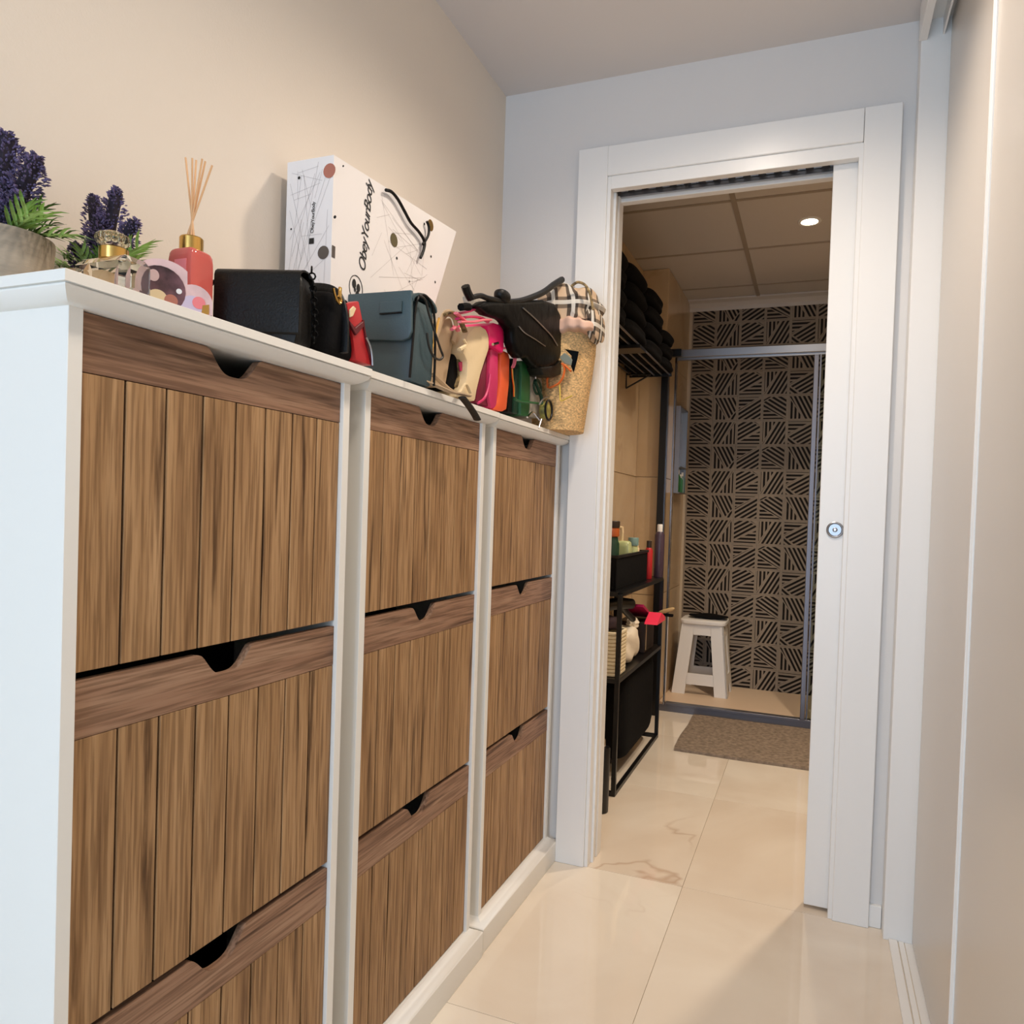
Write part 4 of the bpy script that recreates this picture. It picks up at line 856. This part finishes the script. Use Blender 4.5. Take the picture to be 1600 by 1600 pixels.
# ---- green bags
f12 = thing('crossbody_bag', 'bright green leather bag with a strap around it beneath the black shopper', 'handbag', (-.72, 1.67, ZC))
b = B(); slab(b, [(1.6387, 1.3692), (1.6712, 1.3804), (1.6891, 1.3729), (1.6976, 1.3270), (1.6991, 1.2636), (1.6920, 1.2452), (1.6417, 1.2417), (1.6392, 1.3169)], 'X', -.82, -.676, .004, 2); b.done('body', 'green', f12, True)
b = B(); b.tube([(-0.6680, 1.5837, 1.2713), (-0.6680, 1.6235, 1.2713), (-0.6680, 1.6859, 1.2790), (-0.6680, 1.7528, 1.2857)], .0045, 8, smooth=4, flat=.6); b.done('wrap_strap', 'green', f12, True)
b = B(); b.tube([(-0.6700, 1.7122, 1.3373), (-0.6700, 1.7411, 1.3181), (-0.6700, 1.7613, 1.3017), (-0.6700, 1.7628, 1.2856)], .005, 8, smooth=4, flat=.6); b.done('strap', 'dgreen', f12, True)
f13 = thing('evening_bag', 'dark green bag at the left of the bright green bag', 'handbag', (-.72, 1.63, ZC))
b = B(); slab(b, [(1.6208, 1.3521), (1.6438, 1.3674), (1.6535, 1.3507), (1.6586, 1.2456), (1.6182, 1.2433), (1.6174, 1.2981)], 'X', -.82, -.683, .003, 1); b.done('body', 'dgreen', f13, True)
# ---- grey bag with chain
f14 = thing('baguette_bag', 'light grey bag with silver chain between the green bag and straw basket', 'handbag', (-.72, 1.75, ZC))
b = B(); slab(b, [(1.7094, 1.3740), (1.7539, 1.3778), (1.7912, 1.3800), (1.8040, 1.3455), (1.8104, 1.2793), (1.8031, 1.2548), (1.7208, 1.2491), (1.7236, 1.3156)], 'X', -.82, -.684, .005, 2); b.done('body', 'grey', f14, True)
for pts in ([(-0.6760, 1.6712, 1.3804), (-0.6760, 1.6979, 1.3715), (-0.6760, 1.7256, 1.3608), (-0.6760, 1.7327, 1.3330)], [(-0.6700, 1.6687, 1.2405), (-0.6700, 1.7018, 1.2575), (-0.6700, 1.7292, 1.2516), (-0.6700, 1.7527, 1.2449)]):
    B().tube(pts, .0026, 6, smooth=4).done('chain', 'chrome', f14, True)
b = B(); b.tube([(-0.6760, 1.7359, 1.3465), (-0.6760, 1.7197, 1.3276), (-0.6760, 1.7394, 1.3098), (-0.6760, 1.7708, 1.3198), (-0.6760, 1.7644, 1.3385)], .0032, 6, closed=True, smooth=3); b.done('ring', 'dgreen', f14, True)
b = B(); b.tube([(-0.6680, 1.7578, 1.3796), (-0.6680, 1.8293, 1.3951)], .0030, 8); b.done('clip', 'chrome', f14, True)
# ---- khaki coin purse with ring
f15 = thing('coin_purse', 'round khaki coin purse with black rim beside the straw basket', 'purse', (-.66, 1.80, ZC))
cyz = [(1.7806, 1.2730)]; cy, cz = cyz[0]; cz = max(cz, ZC+.0275)
b = B(); b.lathe([(.022, -.010), (.0225, 0), (.020, .006), (.004, .008)], (-.664, cy, cz), 24, 'X'); b.done('body', 'khaki', f15, True)
b = B(); b.tube([(-.656, cy+.025*math.cos(2*PI*k/24), cz+.025*math.sin(2*PI*k/24)) for k in range(24)], .0030, 7, closed=True); b.done('rim', 'black', f15, True)
b = B(); b.tube([(-0.6520, 1.7020, 1.2763), (-0.6520, 1.7233, 1.2923), (-0.6520, 1.7549, 1.3036)], .0022, 6, smooth=3); b.tube([(-0.6500, 1.7137, 1.2413), (-0.6500, 1.7017, 1.2239), (-0.6500, 1.6979, 1.2171)], .002, 6); b.done('key_ring', 'steel', f15)
# ---- straw basket
sb = thing('straw_basket', 'tall woven straw basket at the far end of the cabinets', 'basket', (-.672, 1.893, ZC))
def basket():
    b = B(); cx, cy = -.668, 1.893; n = 84; rows = 64; H = .262
    rings = []
    for r in range(rows+1):
        t = r/rows; rx = .068+.034*t-.006*max(0, t-.8)/.2; ry = .074+.012*t
        ring = []
        for k in range(n):
            a = 2*PI*k/n; off = .0011*(1 if (k+r) % 2 else -1); z = ZC+H*t
            ring.append(b.bm.verts.new((cx+(rx+off)*math.cos(a), cy+(ry+off)*math.sin(a), z)))
        rings.append(ring)
    for A_, C_ in zip(rings, rings[1:]):
        for k in range(n): b.bm.faces.new([A_[k], A_[(k+1) % n], C_[(k+1) % n], C_[k]])
    b.bm.faces.new(rings[0][::-1]); b.bm.faces.new(rings[-1])
    return b.done('woven_wall', 'straw', sb, True)
basket()
b = B()
b.tube([(-.672+.103*math.cos(2*PI*k/40), 1.893+.086*math.sin(2*PI*k/40), ZC+.262) for k in range(40)], .0045, 7, closed=True); b.done('rim', 'straw', sb, True)
# ---- orange strap, yellow strap, tag on the basket
os_ = thing('orange_strap', 'looped orange strap hanging in front of the straw basket', 'strap', (-.60, 1.80, ZC+.08))
b = B(); b.tube([(-0.6624, 1.7950, 1.3334), (-0.6484, 1.7950, 1.3380), (-0.6346, 1.7950, 1.3458), (-0.6247, 1.7950, 1.3621), (-0.6219, 1.7950, 1.3834), (-0.6294, 1.7950, 1.3952), (-0.6186, 1.7950, 1.3882), (-0.6042, 1.7950, 1.3745)], .0052, 8, smooth=5, flat=.5); b.done('loop', 'ostrap', os_, True)
b = B(); b.tube([(-0.6667, 1.7970, 1.3338), (-0.6693, 1.7970, 1.3572), (-0.6572, 1.7970, 1.3668), (-0.6397, 1.7970, 1.3695)], .0052, 8, smooth=5, flat=.5); b.done('inner_loop', 'ostrap', os_, True)
ys_ = thing('yellow_strap', 'thin yellow strap hanging below the orange strap', 'strap', (-.62, 1.80, ZC+.05))
b = B(); b.tube([(-0.6362, 1.8000, 1.3434), (-0.6338, 1.8000, 1.3235), (-0.6312, 1.8000, 1.3002), (-0.6173, 1.8000, 1.3049), (-0.6001, 1.8000, 1.3127)], .0032, 8, smooth=5, flat=.5); b.done('loop', 'yellow', ys_, True)
tg = thing('bag_tag', 'dark blue and grey tag hanging on the straw basket', 'tag', (-.60, 1.80, ZC+.12))
b = B(); slab(b, [(-0.6255, 1.4341), (-0.6078, 1.4300), (-0.5869, 1.4257), (-0.5897, 1.4078), (-0.5957, 1.3834), (-0.5988, 1.3720), (-0.6064, 1.3887), (-0.6056, 1.4151)], 'Y', 1.800, 1.803, .0006, 1); b.done('dark_card', 'blackp', tg)
b = B(); slab(b, [(-0.6370, 1.4121), (-0.6234, 1.4230), (-0.6090, 1.4125), (-0.6018, 1.4040), (-0.6047, 1.3893), (-0.6223, 1.3950)], 'Y', 1.795, 1.799, .001, 1); b.done('grey_card', 'card', tg)
# ---- plaid scarf and pink silk in the basket
ps = thing('tartan_scarf', 'beige and black tartan scarf stuffed in the top of the straw basket', 'scarf', (-.64, 1.88, ZC+.25))
b = B()
b.soft((-.645, 1.885, 1.548), (.165, .15, .135), p=3, n=14, fn=lambda x, y, z: (x+.10*math.sin(3*z+2*y)+.06*math.sin(9*z), y+.05*math.sin(7*x), z*(1-.22*x)+.07*math.sin(8*x+3*z)))
b.done('folds', 'plaid', ps, True)
b = B(); b.soft((-.605, 1.845, 1.497), (.10, .10, .034), p=5, n=12, fn=lambda x, y, z: (x, y+.05*math.sin(9*x), z*(1-.3*x)+.25*math.sin(3*x+2)+.12*math.sin(11*x+2*y))); b.done('silk_fold', 'silk', ps, True, label='pink silk fold')
b = B(); b.soft((-.566, 1.872, 1.507), (.036, .11, .075), p=3, n=10, fn=lambda x, y, z: (x, y, z+.2*math.sin(7*x))); b.done('corner_fold', 'plaid', ps, True)
b = B(); b.tube([(-0.6121, 1.8000, 1.5948), (-0.5950, 1.8000, 1.6033), (-0.5741, 1.8000, 1.5935), (-0.5612, 1.8000, 1.5697), (-0.5552, 1.8000, 1.5449), (-0.5513, 1.8000, 1.5300)], .0035, 8, smooth=5); b.done('arched_handle', 'leop', ps, True)
# ---- big black shopper
f16 = thing('shopper_bag', 'large slouchy black leather shopper lying on top of the coloured bags', 'handbag', (-.72, 1.68, 1.40))
body = [(1.3160, 1.4145), (1.3506, 1.4342), (1.4464, 1.4621), (1.5545, 1.4922), (1.6773, 1.5279), (1.7605, 1.5414), (1.8070, 1.5276), (1.8272, 1.4826), (1.8367, 1.4427), (1.8139, 1.4127), (1.7764, 1.3854), (1.6936, 1.3598), (1.6407, 1.3590), (1.5895, 1.3698), (1.5507, 1.3589), (1.5234, 1.3648), (1.5033, 1.3804), (1.4970, 1.4114), (1.4497, 1.4219), (1.3711, 1.4111)]
b = B(); slab(b, body, 'X', -.668, -.640, .011, 4)
b.soft((-.715, 1.725, 1.462), (.10, .150, .07), p=3, n=12, fn=lambda x, y, z: (x, y, z+.12*math.sin(5*y)+.08*math.sin(6*x)))
b.done('body', 'blackp', f16, True)
b = B(); slab(b, [(1.6658, 1.3607), (1.7707, 1.3859), (1.8285, 1.4156), (1.8175, 1.3716), (1.7641, 1.3536), (1.6895, 1.3464)], 'X', -.69, -.638, .004, 2); b.done('base_corner', 'black', f16, True)
b = B(); b.tube([(-0.6450, 1.2883, 1.4222), (-0.6450, 1.3306, 1.4391), (-0.6450, 1.3762, 1.4455), (-0.6450, 1.4579, 1.4629), (-0.6450, 1.5364, 1.4861), (-0.6450, 1.6136, 1.5165), (-0.6450, 1.6887, 1.5502), (-0.6450, 1.7553, 1.5873), (-0.6450, 1.8171, 1.6190)], lambda u: .005+.0035*u, 8, smooth=5); b.done('handle', 'black', f16, True)
b = B(); b.tube([(-0.6450, 1.2883, 1.4222), (-0.6450, 1.2737, 1.4304), (-0.6450, 1.2649, 1.4388)], .0085, 8, smooth=4); b.done('handle', 'black', f16, True)
b = B(); b.tube([(-0.6450, 1.2490, 1.3942), (-0.6450, 1.2676, 1.4004), (-0.6450, 1.2840, 1.4036)], .0075, 8, smooth=3); b.done('tassel', 'blackf', f16, True)
b = B(); b.tube([(-0.6380, 1.5398, 1.4707), (-0.6380, 1.6001, 1.4675), (-0.6380, 1.6695, 1.4606), (-0.6380, 1.7348, 1.4526), (-0.6380, 1.7801, 1.4386)], .0016, 6, smooth=4); b.tube([(-0.6380, 1.5209, 1.4242), (-0.6380, 1.5561, 1.4183), (-0.6380, 1.6214, 1.4186), (-0.6380, 1.6917, 1.4175)], .0014, 6, smooth=4); b.done('seam_piping', 'steel', f16, True, kind='stuff')
b = B(); b.soft([(-0.6450, 1.4401, 1.4689)][0], (.03, .05, .026), p=2.5, n=6); b.done('knot', 'black', f16, True)
wc_ = thing('patterned_scarf', 'black and white patterned scarf peeking out left of the black shopper', 'scarf', (-.70, 1.44, 1.48))
b = B(); slab(b, [(1.3383, 1.4436), (1.3766, 1.4518), (1.4167, 1.4604), (1.4020, 1.4442), (1.3722, 1.4282), (1.3452, 1.4300)], 'X', -.690, -.676, .004, 2); b.done('folds', 'grey', wc_, True)
